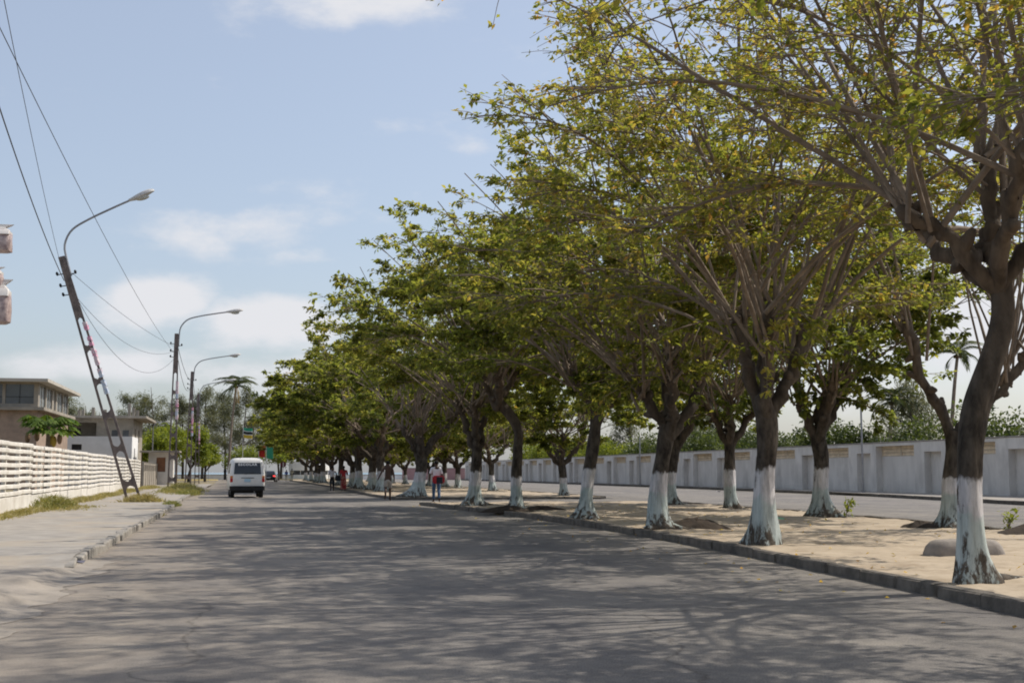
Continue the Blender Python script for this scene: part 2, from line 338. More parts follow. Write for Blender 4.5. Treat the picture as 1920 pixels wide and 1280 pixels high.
# ------------------------------------------------------------------ ground, sea, roads, pavements
def sheet(name, x0, x1, y0, y1, z, m, nx=2, ny=2, f=None):
    P = [[(x0 + (x1 - x0) * i / (nx - 1), y0 + (y1 - y0) * j / (ny - 1), z) for j in range(ny)] for i in range(nx)]
    if f: P = [[(p[0], p[1], f(p[0], p[1])) for p in r] for r in P]
    mb = MB().grid(P); return tag(mb.build(name, m, smooth=True, angle=80), kind='structure')
sheet('ground', -2500, 2500, -300, 262, -.012, M_SOIL)
mb = MB().grid([[(-2500, 262, -.012), (-2500, 300, -1.6)], [(2500, 262, -.012), (2500, 300, -1.6)]]); tag(mb.build('beach', M_SAND), kind='structure')
M_SEA = mat('sea_water', (.16, .25, .30), (.11, .19, .25), scale=.05, rough=.25, bump=.3, bscale=.8)
sheet('sea', -9000, 9000, 285, 15000, -1.3, M_SEA)
def road_poly():
    mb = MB(); mb.grid([[(-2.35, -40, 0), (-2.35, 17.4, 0), (-2.95, 60, 0), (-3.4, 130, 0), (-4.2, 185, 0), (-14, 212, 0), (-60, 226, 0)],
                        [(28.0, -40, 0), (28.0, 17.4, 0), (31.5, 60, 0), (33.8, 130, 0), (34, 185, 0), (34, 224, 0), (60, 240, 0)]])
    return tag(mb.build('road', M_ASPHALT), kind='structure')
road_poly()

KERB_W, KERB_H = .16, .135
def kerb_line(parent, pts, m, length=1.0, seed=1, jig=.012, gap=.012, h=KERB_H, meshes=[None] * 6, w=KERB_W):
    """lay separate kerb stones along a polyline; each stone is an object of its own"""
    rnd = random.Random(seed); P = [Vector(p) for p in pts]; out = []
    key = (m.name, h, w)
    if key not in kerb_meshes:
        ms = []
        for k in range(4):
            b = MB(); b.box(-.5, .5, -w / 2, w / 2, -.10, h); me = b.mesh('kerb_stone', bevel=.022, smooth=False)
            for v in me.vertices:
                v.co.x += rnd.uniform(-.012, .012); v.co.y += rnd.uniform(-.008, .008); v.co.z += rnd.uniform(-.008, .006)
            me.materials.append(m); ms.append(me)
        kerb_meshes[key] = ms
    ms = kerb_meshes[key]
    seg = 0; acc = 0.0; d = [0]
    for a, b in zip(P, P[1:]): d.append(d[-1] + (b - a).length)
    def at(s):
        s = min(max(s, 0), d[-1] - 1e-6)
        for i in range(len(P) - 1):
            if s <= d[i + 1]: return P[i].lerp(P[i + 1], (s - d[i]) / (d[i + 1] - d[i]))
        return P[-1]
    n = max(1, round(d[-1] / length)); st = d[-1] / n
    for i in range(n):
        a, b = at(i * st), at((i + 1) * st); c = (a + b) / 2; dr = b - a
        o = link('kerb_stone', ms[rnd.randrange(4)], None, parent)
        o.location = (c.x + rnd.uniform(-jig, jig), c.y + rnd.uniform(-jig, jig), c.z + rnd.uniform(-.012, .006))
        o.rotation_euler = (rnd.uniform(-.03, .03), rnd.uniform(-.008, .008), math.atan2(dr.y, dr.x) + rnd.uniform(-.012, .012)); o.scale = ((dr.length - gap), 1, 1)
        out.append(o)
    return out
kerb_meshes = {}

# left pavement with kerb stones, verge and the sandy driveway dip in front of it
def lerp_tab(tab, y):
    if y <= tab[0][0]: return tab[0][1]
    for (a, u), (b, v) in zip(tab, tab[1:]):
        if y <= b: return u + (v - u) * (y - a) / (b - a)
    return tab[-1][1]
LK = [(17.6, -2.27), (30, -2.36), (45, -2.52), (62, -2.9), (100, -3.1), (131, -3.3)]
def pave_left():
    ys = [17.0, 17.3, 17.6, 17.9, 18.2] + [18.7 + i * 1.1 for i in range(102)]
    P = [[(x if i else lerp_tab(LK, y) - .03, y, (.118 + .012 * wnoise(x, y, .8)) * min(1, max(0, (y - 17.0 - .35 * wnoise(x, 3.1, 1.3)) / 1.9)) - .03 * (y < 17.5)) for y in ys] for i, x in enumerate((0, -3.6, -4.3, -5.0, -5.8, -6.6, -9))]
    mb = MB().grid(P)
    return tag(mb.build('left_pavement', M_PAVE, smooth=True, angle=60), kind='structure')
pl = pave_left()
ks = kerb_line(pl, [(lerp_tab(LK, y) - .02, y, 0) for y in (17.6, 30, 40, 50, 60, 75, 90, 102)], M_KERB, seed=4, jig=.02)
for o_, dx_, dz_, ry_, rz_ in ((ks[0], -.02, -.05, -.05, .08), (ks[1], -.01, -.015, -.02, .03), (ks[3], .03, -.015, .02, -.05), (ks[7], .02, .0, -.03, .04), (ks[12], -.03, -.03, .02, .06), (ks[26], .06, -.05, .05, -.12)):
    o_.location.x += dx_; o_.location.z += dz_; o_.rotation_euler.y += ry_; o_.rotation_euler.z += rz_
def drive_z(x, y):
    e = max(0, min(1, (-2.0 - x) / .5)); r = math.exp(-((x + 2.45 + .12 * math.sin(y * 2.1)) / .5) ** 2) * (.05 + .035 * math.sin(y * 3.3 + x * 1.5) + .018 * math.sin(y * 6.9))
    fade = max(0, min(1, (y - 8) / 3)) * max(0, min(1, (17.3 - y) / 1.2))
    q = max(0, min(1, (-1.85 - x) / .45)); q = q * q * (3 - 2 * q)
    return .004 + q * (e * .045 + fade * max(r, 0) + .012 * wnoise(x, y, 2) * e)
M_DIRT = mat('pale_driveway_dirt', (.34, .30, .255), (.26, .23, .195), scale=2.0, rough=.95, bump=.4, bscale=25)
dP = [[(x + (.30 * wnoise(y * .9, 1.7, 1.1) + .1 * wnoise(y * 3.1, .4)) * max(0, (x + 3.2) / 1.35), y, drive_z(x, y)) for y in np.linspace(-10, 19.2, 180)] for x in np.concatenate([np.linspace(-14, -3.6, 20), np.linspace(-3.4, -1.85, 26)])]
tag(MB().grid(dP).build('driveway', M_DIRT, smooth=True, angle=80), kind='structure')
# second dropped kerb line at the driveway, beyond the pavement: ground inside the fence
# medians
I1L = [(-2, 6.0), (6, 6.4), (10.3, 6.73), (13, 7.0), (18, 7.4), (23.7, 7.7), (30, 7.75), (35, 7.6), (38, 7.3), (42, 7.0), (46, 6.75), (49.5, 6.5)]
I1R = [(-2, 13.0), (15, 13.9), (22, 14.7), (28.6, 15.6), (36, 16.1), (49.5, 16.4)]
I2L = [(59, 6.6), (68, 6.4), (90, 6.6), (110, 6.8), (150, 6.6), (190, 6.0), (206, 7.0)]
I2R = [(59, 16.6), (120, 16.8), (190, 16.5), (206, 14)]
def sandf(x, y): return .10 + .028 * wnoise(x, y, .7) + .016 * wnoise(x + 3, y * 1.2, 2.3) + .011 * wnoise(x, y, 6.0) + .006 * wnoise(y, x, 11.0)
def median(name, Ltab, Rtab, y0, y1, n, k, label=None):
    ys = [y0 + (y1 - y0) * i / n for i in range(n + 1)]; P = []
    for y in ys:
        a, b = lerp_tab(Ltab, y) + .08, lerp_tab(Rtab, y) - .08
        P.append([(a + (b - a) * j / k, y, sandf(a + (b - a) * j / k, y)) for j in range(k + 1)])
    mb = MB().grid(P); return tag(mb.build(name, M_SAND, smooth=True, angle=80), kind='structure')
md1 = median('sandy_median', I1L, I1R, -2, 49.5, 240, 60)
kerb_line(md1, [(lerp_tab(I1L, y), y, 0) for y in range(5, 50)], M_KERBD, seed=7)
kerb_line(md1, [(6.5, 49.5, -.03), (16.4, 49.5, -.03)], M_KERBD, seed=8)
kerb_line(md1, [(lerp_tab(I1R, y), y, 0) for y in (18, 22, 28.6, 36, 49)], M_KERBD, seed=9)
md2 = median('sandy_median', I2L, I2R, 59, 206, 260, 22)
kerb_line(md2, [(6.6, 59, -.03), (16.6, 59, -.03)], M_KERBD, seed=10)
kerb_line(md2, [(lerp_tab(I2L, y), y, 0) for y in (59, 68, 80, 90, 100, 110)], M_KERBD, seed=11)
def strip(parent, tab, y0, y1, w=.16, h=.125, step=4):
    mb = MB(); ys = np.arange(y0, y1 + .1, step)
    rings = [[(lerp_tab(tab, y) - w / 2, y, -.05), (lerp_tab(tab, y) + w / 2, y, -.05), (lerp_tab(tab, y) + w / 2, y, h), (lerp_tab(tab, y) - w / 2, y, h)] for y in ys]
    return mb.rings(rings).build('kerb', M_KERBD, parent)
strip(md2, I2L, 110.1, 206); strip(md2, I2R, 59.1, 206)
# the far pavement in front of the long wall
FK = [(30, 27), (44, 29), (65, 32.3), (96, 33.6), (150, 34), (230, 34)]
fp = tag(MB().grid([[(lerp_tab(FK, y), y, .14), (34.6, y, .145), (35.3, y, .15)] for y in range(30, 231, 10)]).build('far_pavement', M_PAVE), kind='structure')
kerb_line(fp, [(lerp_tab(FK, y), y, 0) for y in (44, 55, 65, 80, 96, 112)], M_KERBD, seed=12, length=1.2, h=.16)
strip(fp, FK, 112.1, 230, h=.15)
# roundabout verge at the end of the road
def disc(name, cx, cy, rx, ry, z, m, n=40):
    mb = MB(); mb.rings([[(cx + rx * s * math.cos(t * 2 * math.pi / n), cy + ry * s * math.sin(t * 2 * math.pi / n), zz) for t in range(n)] for s, zz in ((1, -.05), (1, z), (.98, z + .01))]); return tag(mb.build(name, m), kind='structure')
M_DRYG = mat('dry_grass', (.42, .33, .15), (.30, .25, .11), scale=2, rough=1, bump=.6, bscale=12)
disc('roundabout_verge', 10.5, 216, 7, 4, .14, M_DRYG)
disc('roadside_verge', -13, 205, 8.5, 14, .16, M_DRYG)
sheet('yard', -60, -6.75, 20, 190, .05, M_SOIL, 3, 3)

# ------------------------------------------------------------------ trees
def bez(a, b, c, n):
    t = np.linspace(0, 1, n)[:, None]; return (1 - t) ** 2 * a + 2 * t * (1 - t) * b + t * t * c
def resample(pts, n):
    P = np.asarray(pts, float); d = np.concatenate([[0], np.cumsum(np.linalg.norm(np.diff(P, axis=0), axis=1))])
    # Catmull-Rom for a smooth limb
    s = np.linspace(0, d[-1], n); out = np.empty((n, 3)); ext = np.vstack([2 * P[0] - P[1], P, 2 * P[-1] - P[-2]])
    for i, x in enumerate(s):
        k = min(np.searchsorted(d, x, side='right') - 1, len(P) - 2); t = (x - d[k]) / (d[k + 1] - d[k] + 1e-9)
        p0, p1, p2, p3 = ext[k], ext[k + 1], ext[k + 2], ext[k + 3]
        out[i] = .5 * (2 * p1 + (p2 - p0) * t + (2 * p0 - 5 * p1 + 4 * p2 - p3) * t * t + (3 * p1 - p0 - 3 * p2 + p3) * t ** 3)
    return out
def unit(v): return v / (np.linalg.norm(v, axis=-1, keepdims=True) + 1e-9)
def leaves_mesh(name, C, D, size, rng, tint, width=.5, fold=.25):
    """one folded quad per leaf: C base points, D directions"""
    n = len(C); D = unit(D + rng.normal(0, .25, (n, 3))); up = unit(np.array([0, 0, 1.0]) + rng.normal(0, .4, (n, 3)))
    S = unit(np.cross(D, up)); Nn = np.cross(S, D); Ls = size * rng.uniform(.7, 1.3, n)
    Ls = Ls[:, None]; a = C; b = C + D * Ls * .5 + S * Ls * width * .5 + Nn * Ls * fold * .25; c = C + D * Ls - Nn * Ls * .12; d = C + D * Ls * .5 - S * Ls * width * .5 + Nn * Ls * fold * .25
    V = np.stack([a, b, c, d], 1).reshape(-1, 3); Q = np.arange(4 * n).reshape(-1, 4)
    return mesh_np(name, V, Q, None, False, np.clip(tint, 0, 1))

def trunk_geo(g, path, r0, r1, rng, flare=1.0, sides=22, n=32, roots=6):
    ph0 = rng.uniform(0, 6)
    P = resample(path, n); z = P[:, 2]
    rad = np.linspace(r0, r1, n) * (1 + .05 * np.sin(np.linspace(0, 9, n) + rng.uniform(0, 6)))
    V, Q = tube(P, rad, sides); V = V.reshape(n, sides, 3)
    ang = np.arange(sides) * 2 * math.pi / sides
    lob = np.zeros(sides); rootang = np.sort(rng.uniform(0, 2 * math.pi, roots))
    for ra in rootang: lob = np.maximum(lob, np.exp(-((np.angle(np.exp(1j * (ang - ra)))) / .38) ** 2) * rng.uniform(.6, 1.2))
    for i in range(n):
        d = V[i] - P[i]; f = math.exp(-max(P[i][2], 0) / .24) * flare * 1.25; f2 = math.exp(-max(P[i][2], 0) / .45) * .28 * flare
        # the tube frame's angle differs from the world angle, so measure it
        wa = np.arctan2(d[:, 1], d[:, 0]); L = np.zeros(sides)
        for ra, am in zip(rootang, rng_amp(rootang)): L = np.maximum(L, np.exp(-((np.angle(np.exp(1j * (wa - ra)))) / .42) ** 2) * am)
        ridge = 1 + .08 * np.sin(3 * wa + P[i][2] * 1.3) + .06 * np.sin(5 * wa - P[i][2] * 2.1 + ph0) + .05 * np.sin(7 * wa + 5 * P[i][2] + ph0) + .09 * np.sin(P[i][2] * 4.3 + ph0) * np.sin(wa + ph0)
        V[i] = P[i] + d * (ridge + f * (.3 + 1.45 * L) + f2)[:, None]
    g.add(V.reshape(-1, 3), Q)
    for ra, am in zip(rootang, rng_amp(rootang)):     # surface roots running out over the soil
        if am < .8 or math.cos(ra) < -.3: continue
        Lr = rng.uniform(.55, 1.3) * am; dirv = np.array([math.cos(ra), math.sin(ra), 0]); sd = np.array([-dirv[1], dirv[0], 0]) * rng.uniform(-.35, .35)
        pts = [dirv * r0 * 1.2 + [0, 0, .10], dirv * (r0 + .35 * Lr) + sd * .3 + [0, 0, .0], dirv * (r0 + .7 * Lr) + sd + [0, 0, -.02], dirv * (r0 + Lr) + sd * 1.6 + [0, 0, -.06]]
        g.tube(resample(pts, 9), np.linspace(.085, .02, 9), 7)
def rng_amp(a): return .55 + .6 * np.abs(np.sin(a * 7.3 + 1.1))

def shade_tree(name, loc, path, limbs, R_, H, seed, label, group=None, leaf_n=14850, leaf_size=.17, shoots=7, tint=.42, center=None, low=8, r0=.155, shoulder=.7, wash=True, yaw=0, skirt=.0, tsd=.16, flare=1.0, twigs=7, tier=.5, t0=.4):
    """pollarded street tree: flared whitewashed trunk, knobbly limbs, long arching shoots, twigs and leaves"""
    rng = np.random.default_rng(seed)
    root = empty(name, loc, yaw, label, 'tree', group)
    g = Geo(); trunk_geo(g, path, r0, r0 * 1.02, rng, flare)
    fork = np.array(path[-1], float); cc = fork[:2] if center is None else np.array(center, float)
    knobs = []
    for lp in limbs:
        P = resample([fork - [0, 0, .25]] + [list(p) for p in lp], 12)
        P[2:-1] += rng.normal(0, .035, (9, 3)); rad = np.linspace(r0 * .82, r0 * .5, 12) * (1 + .14 * np.sin(np.arange(12) * 1.9 + rng.uniform(0, 6)))
        rad[-3:] *= (1.15, 1.35, 1.0)
        g.tube(P, rad, 12); knobs.append(P[-1]); knobs.append(P[-4])
        # knobbly pruned stubs
        for k in range(6):
            i = rng.integers(3, 12); d = unit(rng.normal(0, 1, 3) + [0, 0, .6]); g.tube([P[i], P[i] + d * .12, P[i] + d * rng.uniform(.16, .26)], [.09, .085, .05], 7)
    link('trunk', g.mesh('trunk'), M_BARKW if wash else M_BARK, root)
    gb = Geo(); LC = []; LD = []
    def twig_leaves(P, n, spread=.055):
        nodes = rng.uniform(.15, 1, max(2, n // 9)) ** .8; t = np.clip(nodes[rng.integers(0, len(nodes), n)] + rng.normal(0, .025, n), 0, 1) * (len(P) - 1); i = np.minimum(t.astype(int), len(P) - 2); f = (t - i)[:, None]
        C = P[i] * (1 - f) + P[i + 1] * f + rng.normal(0, spread, (n, 3)) * [1, 1, .6]; d = unit(P[i + 1] - P[i]) * .6 + rng.normal(0, .7, (n, 3)) * [1, 1, .6] + np.array([0, 0, -.12]); LC.append(C); LD.append(d)
    total_w = []
    segs = []
    for k in knobs:
        kn0 = k
        ka = math.atan2(k[1] - cc[1], k[0] - cc[0]); ns = shoots + rng.integers(-1, 2)
        if k is knobs[-1]: ns += 1
        for s in range(ns):
            k = kn0 + np.array([rng.normal(0, .09), rng.normal(0, .09), rng.normal(-.05, .1)])
            az = ka + rng.normal(0, .95); rho = R_ * math.sqrt(rng.uniform(.04, 1)) * rng.uniform(.85, 1.1)
            zt = H - (H - H * shoulder) * (rho / R_) ** 2 + rng.normal(0, .35)
            skirt_shoot = rng.random() < tier
            if skirt_shoot: rho = R_ * rng.uniform(.5, 1.04); zt = rng.uniform(3.7, H * shoulder); az = rng.uniform(0, 2 * math.pi) if rng.random() < .3 else az
            T = np.array([cc[0] + rho * math.cos(az), cc[1] + rho * math.sin(az), zt]); Ls = np.linalg.norm(T - k)
            mid = k * .5 + T * .5; mid[2] = k[2] + (T[2] - k[2]) * rng.uniform(.42, .78); mid += rng.normal(0, .05 * Ls, 3)
            if skirt_shoot: mid = k * .42 + T * .58; mid[2] = max(k[2], T[2]) + rng.uniform(.05, .22) * Ls
            n = 10; P = bez(k, mid, T, n); P[1:] += np.cumsum(rng.normal(0, .012, (n - 1, 3)), axis=0) * Ls * .3
            ra = rng.uniform(.024, .046); gb.tube(P, np.linspace(ra, .010, n), 5)
            segs.append((P[4:], .35))
            for j in range(twigs + rng.integers(-1, 3)):
                t = rng.uniform(t0, .99); i = min(int(t * (n - 1)), n - 2); p = P[i] + (P[i + 1] - P[i]) * (t * (n - 1) - i); tg = unit(P[i + 1] - P[i])
                d = unit(tg * rng.uniform(.5, 1.1) + unit(rng.normal(0, 1, 3)) * .85 + np.array([math.cos(az), math.sin(az), 0]) * .25); d[2] = d[2] * .32 + .06; d = unit(d); Lt = rng.uniform(.6, 1.7) * (1.15 - .35 * t)
                q = bez(p, p + d * Lt * .5 + [0, 0, .05], p + d * Lt + np.array([0, 0, rng.uniform(-.14, .10)]), 5)
                gb.tube(q, np.linspace(.013, .005, 5), 3); segs.append((q, 2.2 * Lt))
                for b in range(3):
                    i2 = rng.integers(1, 4); d2 = d + rng.normal(0, .6, 3); d2[2] *= .35; d2 = unit(d2); l2 = rng.uniform(.3, .75); q2 = np.array([q[i2], q[i2] + d2 * l2 * .5, q[i2] + d2 * l2 + [0, 0, -.05]])
                    gb.tube(q2, [.006, .005, .004], 3); segs.append((q2, 2.0 * l2))
    # leafy water-sprouts low on the limbs
    for s in range(low):
        k = knobs[rng.integers(len(knobs))]; az = rng.uniform(0, 2 * math.pi); L_ = rng.uniform(.7, 2.4); d = np.array([math.cos(az), math.sin(az), rng.uniform(-.25, .5)])
        q = bez(k, k + d * L_ * .5 + [0, 0, .2], k + d * L_ + [0, 0, -.1 + skirt * -1], 6); gb.tube(q, np.linspace(.018, .006, 6), 4); segs.append((q, 4.5))
        for b in range(3):
            i2 = rng.integers(1, 5); d2 = unit(d + rng.normal(0, .8, 3)); l2 = rng.uniform(.4, .9); q2 = np.array([q[i2], q[i2] + d2 * l2 * .5, q[i2] + d2 * l2 + [0, 0, -.08]]); gb.tube(q2, [.008, .006, .004], 3); segs.append((q2, 2.6))
    link('branches', gb.mesh('branches'), M_TWIG, root)
    w = np.array([s[1] for s in segs]) * rng.uniform(.15, 1.8, len(segs)); cnt = np.round(w / w.sum() * leaf_n).astype(int); TI = []
    for (P, _), c in zip(segs, cnt):
        if c <= 0: continue
        twig_leaves(P, c); base = rng.normal(tint, tsd * .7); TI.append(rng.normal(base, tsd, c))
    C = np.concatenate(LC); D = np.concatenate(LD)
    T_ = np.concatenate(TI) + (C[:, 2] - H * .7) * .03
    fo = link('foliage', leaves_mesh('foliage', C, D, leaf_size, rng, T_, .55), M_LEAF, root); fo['kind'] = 'stuff'
    return root

def rlimbs(fork, rng, n=4, reach=1.3, rise=1.5):
    out = []; a0 = rng.uniform(0, 6.28)
    for i in range(n):
        a = a0 + i * 2 * math.pi / n + rng.normal(0, .3); l = reach * rng.uniform(.7, 1.2); h = rise * rng.uniform(.75, 1.25)
        out.append([(fork[0] + math.cos(a) * l * .5, fork[1] + math.sin(a) * l * .5, fork[2] + h * .35), (fork[0] + math.cos(a) * l, fork[1] + math.sin(a) * l, fork[2] + h)])
    return out
GZ = .10
ROADSIDE = 'whitewashed trees along the kerb of the main road'
FARSIDE = 'whitewashed trees along the second carriageway'
# --- roadside row, one by one as they stand
shade_tree('shade_tree', (7.6, 5.6, GZ), [(0, 0, -.1), (0, 0, .6), (-.05, 0, 1.4), (-.1, .05, 2.3)], rlimbs((-.1, .05, 2.3), np.random.default_rng(2), 4), 5.1, 9.4, 2,
           'roadside shade tree whose trunk stands beyond the tree by the concrete block', ROADSIDE, leaf_n=27000, tint=0.58, low=5, leaf_size=0.095, t0=0.25, twigs=10)
shade_tree('shade_tree', (7.5, 12.4, GZ), [(0, 0, -.1), (-.01, 0, .55), (0, 0, 1.15), (.06, 0, 1.7), (.24, 0, 2.2), (.47, .05, 2.7), (.53, .1, 3.1), (.47, .1, 3.4)],
           [[(-.05, .1, 3.65), (-.62, .15, 3.98)], [(.5, .2, 3.9), (.55, .3, 4.7)], [(.9, -.2, 3.8), (1.5, -.3, 4.4)], [(.2, .9, 3.8), (.1, 1.5, 4.4)], [(.25, -.6, 3.9), (.2, -1.0, 4.5)]],
           5.0, 10.6, 11, 'thick roadside tree with trunk leaning away above its whitewash, beside the concrete block', ROADSIDE, leaf_n=25000, leaf_size=0.083, tint=0.62, shoots=4, low=1, r0=0.125, shoulder=.7, tsd=.17, flare=.9, twigs=16, tier=0.3, t0=0.18)
shade_tree('shade_tree', (8.06, 19.25, GZ), [(0, 0, -.1), (0, 0, .5), (0, 0, 1.1), (.03, 0, 1.7), (.03, 0, 2.2)],
           [[(-.28, 0, 2.85), (-.38, .05, 3.6)], [(.42, 0, 2.6), (.88, .1, 3.45)], [(.12, .25, 3.0), (.3, .5, 3.75)], [(-.1, -.5, 2.9), (-.3, -.95, 3.5)]],
           4.7, 10.4, 12, 'whitewashed roadside tree forking low into knobbly pollarded limbs with many straight shoots', ROADSIDE, leaf_n=25000, leaf_size=0.112, tint=0.58, shoots=6, low=10, r0=0.156, shoulder=.74, tsd=.16, twigs=15, t0=0.28)
shade_tree('shade_tree', (8.1, 24.95, GZ), [(0, 0, -.1), (.02, 0, .5), (.08, 0, 1.2), (.2, 0, 1.8), (.28, 0, 2.1)],
           [[(-.1, 0, 2.5), (-.42, .1, 3.0)], [(.33, .2, 3.0), (.33, .2, 4.0)], [(.75, 0, 2.5), (1.15, .1, 3.3)], [(.2, -.6, 2.8), (.0, -1.0, 3.4)]],
           4.9, 9.8, 13, 'whitewashed roadside tree leaning over a dark hump of roots and soil', ROADSIDE, leaf_n=35100, leaf_size=0.122, tint=0.5, shoots=7, low=12, r0=0.152, tsd=.15, t0=0.3)
shade_tree('shade_tree', (8.3, 31.3, GZ), [(0, 0, -.1), (.04, 0, .6), (.1, 0, 1.3), (.24, 0, 2.0), (.3, 0, 2.6)],
           [[(.0, 0, 3.1), (-.4, .1, 3.7)], [(.45, .1, 3.2), (.6, .2, 4.0)], [(.5, -.4, 3.0), (.8, -.9, 3.6)], [(.2, .6, 3.1), (0, 1.1, 3.7)]],
           4.9, 9.6, 14, 'whitewashed roadside tree with slim trunk tilting a little, between the leaning and the crooked one', ROADSIDE, leaf_n=35100, leaf_size=0.137, tint=0.4, shoots=6, low=14, r0=0.144, tsd=.14, skirt=.2)
shade_tree('shade_tree', (7.95, 38.1, GZ), [(0, 0, -.1), (0, 0, .6), (0, 0, 1.3), (.05, 0, 2.0), (.07, 0, 2.4), (-.22, 0, 2.9), (-.6, .05, 3.3)],
           [[(-.9, 0, 3.7), (-1.3, .1, 4.3)], [(-.5, .2, 3.9), (-.2, .3, 4.6)], [(-.6, -.6, 3.8), (-.8, -1.1, 4.4)], [(-.2, .5, 3.7), (.3, .8, 4.3)]],
           4.8, 9.8, 15, 'whitewashed roadside tree with crooked elbow trunk and chipped dark band in the paint', ROADSIDE, leaf_n=33800, leaf_size=0.147, tint=0.4, shoots=6, low=12, r0=0.144, tsd=.14)
shade_tree('shade_tree', (7.75, 44.5, GZ), [(0, 0, -.1), (.03, 0, .6), (.1, 0, 1.4), (.12, 0, 2.1)],
           [[(-.3, 0, 2.8), (-.6, .1, 3.6)], [(.35, .1, 2.8), (.5, .2, 3.7)], [(.0, -.5, 2.9), (-.2, -1.0, 3.6)], [(.2, .7, 2.8), (.3, 1.2, 3.6)]],
           5.6, 9.4, 16, 'whitewashed roadside tree last before the crossing, at the rounded kerb end', ROADSIDE, leaf_n=35100, leaf_size=0.156, tint=0.42, shoots=7, low=12, r0=0.182, tsd=.14, center=(-.4, 0))
shade_tree('shade_tree', (7.85, 60.2, GZ), [(0, 0, -.1), (.05, 0, .6), (.1, 0, 1.3), (.14, 0, 2.0)],
           [[(-.3, 0, 2.5), (-.7, .1, 3.2)], [(.6, 0, 2.5), (1.6, 0, 3.4)], [(0, -.6, 2.6), (-.2, -1.1, 3.3)], [(.1, .7, 2.7), (0, 1.2, 3.4)]],
           6.2, 9.6, 17, 'stout spreading whitewashed tree first beyond the crossing', ROADSIDE, leaf_n=33800, leaf_size=0.170, tint=0.38, shoots=7, low=14, r0=0.258, tsd=.14, center=(-.8, 0), flare=1.2)
# --- generic trees, reused along the far stretch of both rows
protos = []
for s in range(4):
    rg = np.random.default_rng(40 + s); fk = (rg.normal(0, .12), rg.normal(0, .12), rg.uniform(1.9, 2.3))
    t = shade_tree('shade_tree', (0, 0, 0), [(0, 0, -.1), (fk[0] * .2, fk[1] * .2, .6), (fk[0] * .6, fk[1] * .6, 1.3), fk], rlimbs(fk, rg, 4, 1.6, 1.4), 6.9, 9.2, 50 + s, None, None, leaf_n=36000, leaf_size=0.214, tint=.34 + .05 * s, shoots=6, low=16, r0=0.205, tsd=.14, shoulder=.62)
    protos.append(t)
used = set()
def place_proto(k, x, y, rz, sc, label, group):
    t = protos[k] if k not in used else copy_tree(protos[k])
    used.add(k); t.location = (x, y, GZ - .01); t.rotation_euler = (0, 0, rz); t.scale = (sc, sc, sc); tag(t, label, 'tree', group); return t
rng0 = random.Random(5)
RL = 'whitewashed roadside tree in the crowded stretch beyond the crossing'
for i, y in enumerate((77.8, 84.7, 92, 100.7, 113.7, 123.9, 138, 145.2, 154.5, 167.8, 183.6)):
    place_proto(i % 4, 7.9 + rng0.uniform(-.15, .15), y, rng0.uniform(0, 6.28), rng0.uniform(.98, 1.1), {0: 'whitewashed roadside tree right behind the shirtless walking person', 4: 'whitewashed roadside tree right behind the person in red top and patterned skirt', 10: 'whitewashed roadside tree last in its row, in front of the round white building'}.get(i, RL), 'whitewashed trees beyond the crossing')
# --- row beside the second carriageway
shade_tree('shade_tree', (14.2, 24.2, GZ), [(0, 0, -.1), (.02, 0, .6), (.05, 0, 1.3), (.1, 0, 2.0)],
           [[(-.2, 0, 2.5), (-.6, 0, 3.15), (-.7, .05, 3.8), (-.85, .1, 4.3)], [(.75, .2, 2.5), (1.6, .3, 3.3)], [(.7, -.3, 2.5), (1.5, -.6, 3.5)]],
           3.9, 9.4, 21, 'whitewashed tree by the second carriageway with one bare limb arching clear of the foliage', FARSIDE, leaf_n=7000, leaf_size=0.127, tint=.42, shoots=5, low=0, r0=0.152, tier=0.0, twigs=5, t0=0.62)
shade_tree('shade_tree', (14.75, 31.5, GZ), [(0, 0, -.1), (0, 0, .6), (0, 0, 1.5), (-.08, 0, 2.2)],
           [[(-.4, 0, 2.75), (-.62, .1, 3.5)], [(.12, .1, 2.9), (.32, .2, 3.7)], [(.45, 0, 2.85), (.85, .1, 3.7)], [(0, -.6, 2.8), (-.1, -1.1, 3.5)]],
           4.6, 9.0, 22, 'whitewashed tree by the second carriageway with a small green plant at its foot', FARSIDE, leaf_n=25740, leaf_size=0.166, tint=.32, shoots=6, low=14, r0=0.182, skirt=.2, tier=0.35)
shade_tree('shade_tree', (15.2, 39.2, GZ), [(0, 0, -.1), (0, 0, .6), (0, 0, 1.5), (.02, 0, 2.2)], rlimbs((.02, 0, 2.2), np.random.default_rng(23), 4, .9, 1.6), 4.5, 9.0, 23,
           'straight whitewashed tree by the second carriageway, two trees before the crossing end', FARSIDE, leaf_n=25740, leaf_size=0.176, tint=.32, shoots=6, low=12, r0=0.167)
shade_tree('shade_tree', (15.0, 44.5, GZ), [(0, 0, -.1), (0, 0, .6), (.05, 0, 1.5), (.25, 0, 2.3)], rlimbs((.25, 0, 2.3), np.random.default_rng(24), 4, 1.2, 1.5), 4.6, 9.0, 24,
           'whitewashed tree by the second carriageway, last before the crossing', FARSIDE, leaf_n=25740, leaf_size=0.185, tint=.34, shoots=6, low=12, r0=0.182)
FL = 'whitewashed tree by the second carriageway beyond the crossing'
for i, (x, y) in enumerate(((15.4, 62.2), (15, 79.3), (15, 92.9), (15.1, 100.2), (15, 107.5), (15, 114), (15.1, 125.6), (15, 136.5), (15, 150), (15.1, 164))):
    place_proto((i * 3 + 1) % 4, x, y, rng0.uniform(0, 6.28), rng0.uniform(.78, .92), {0: 'whitewashed tree by the second carriageway, first after the crossing'}.get(i, FL), 'second row of whitewashed trees beyond the crossing')

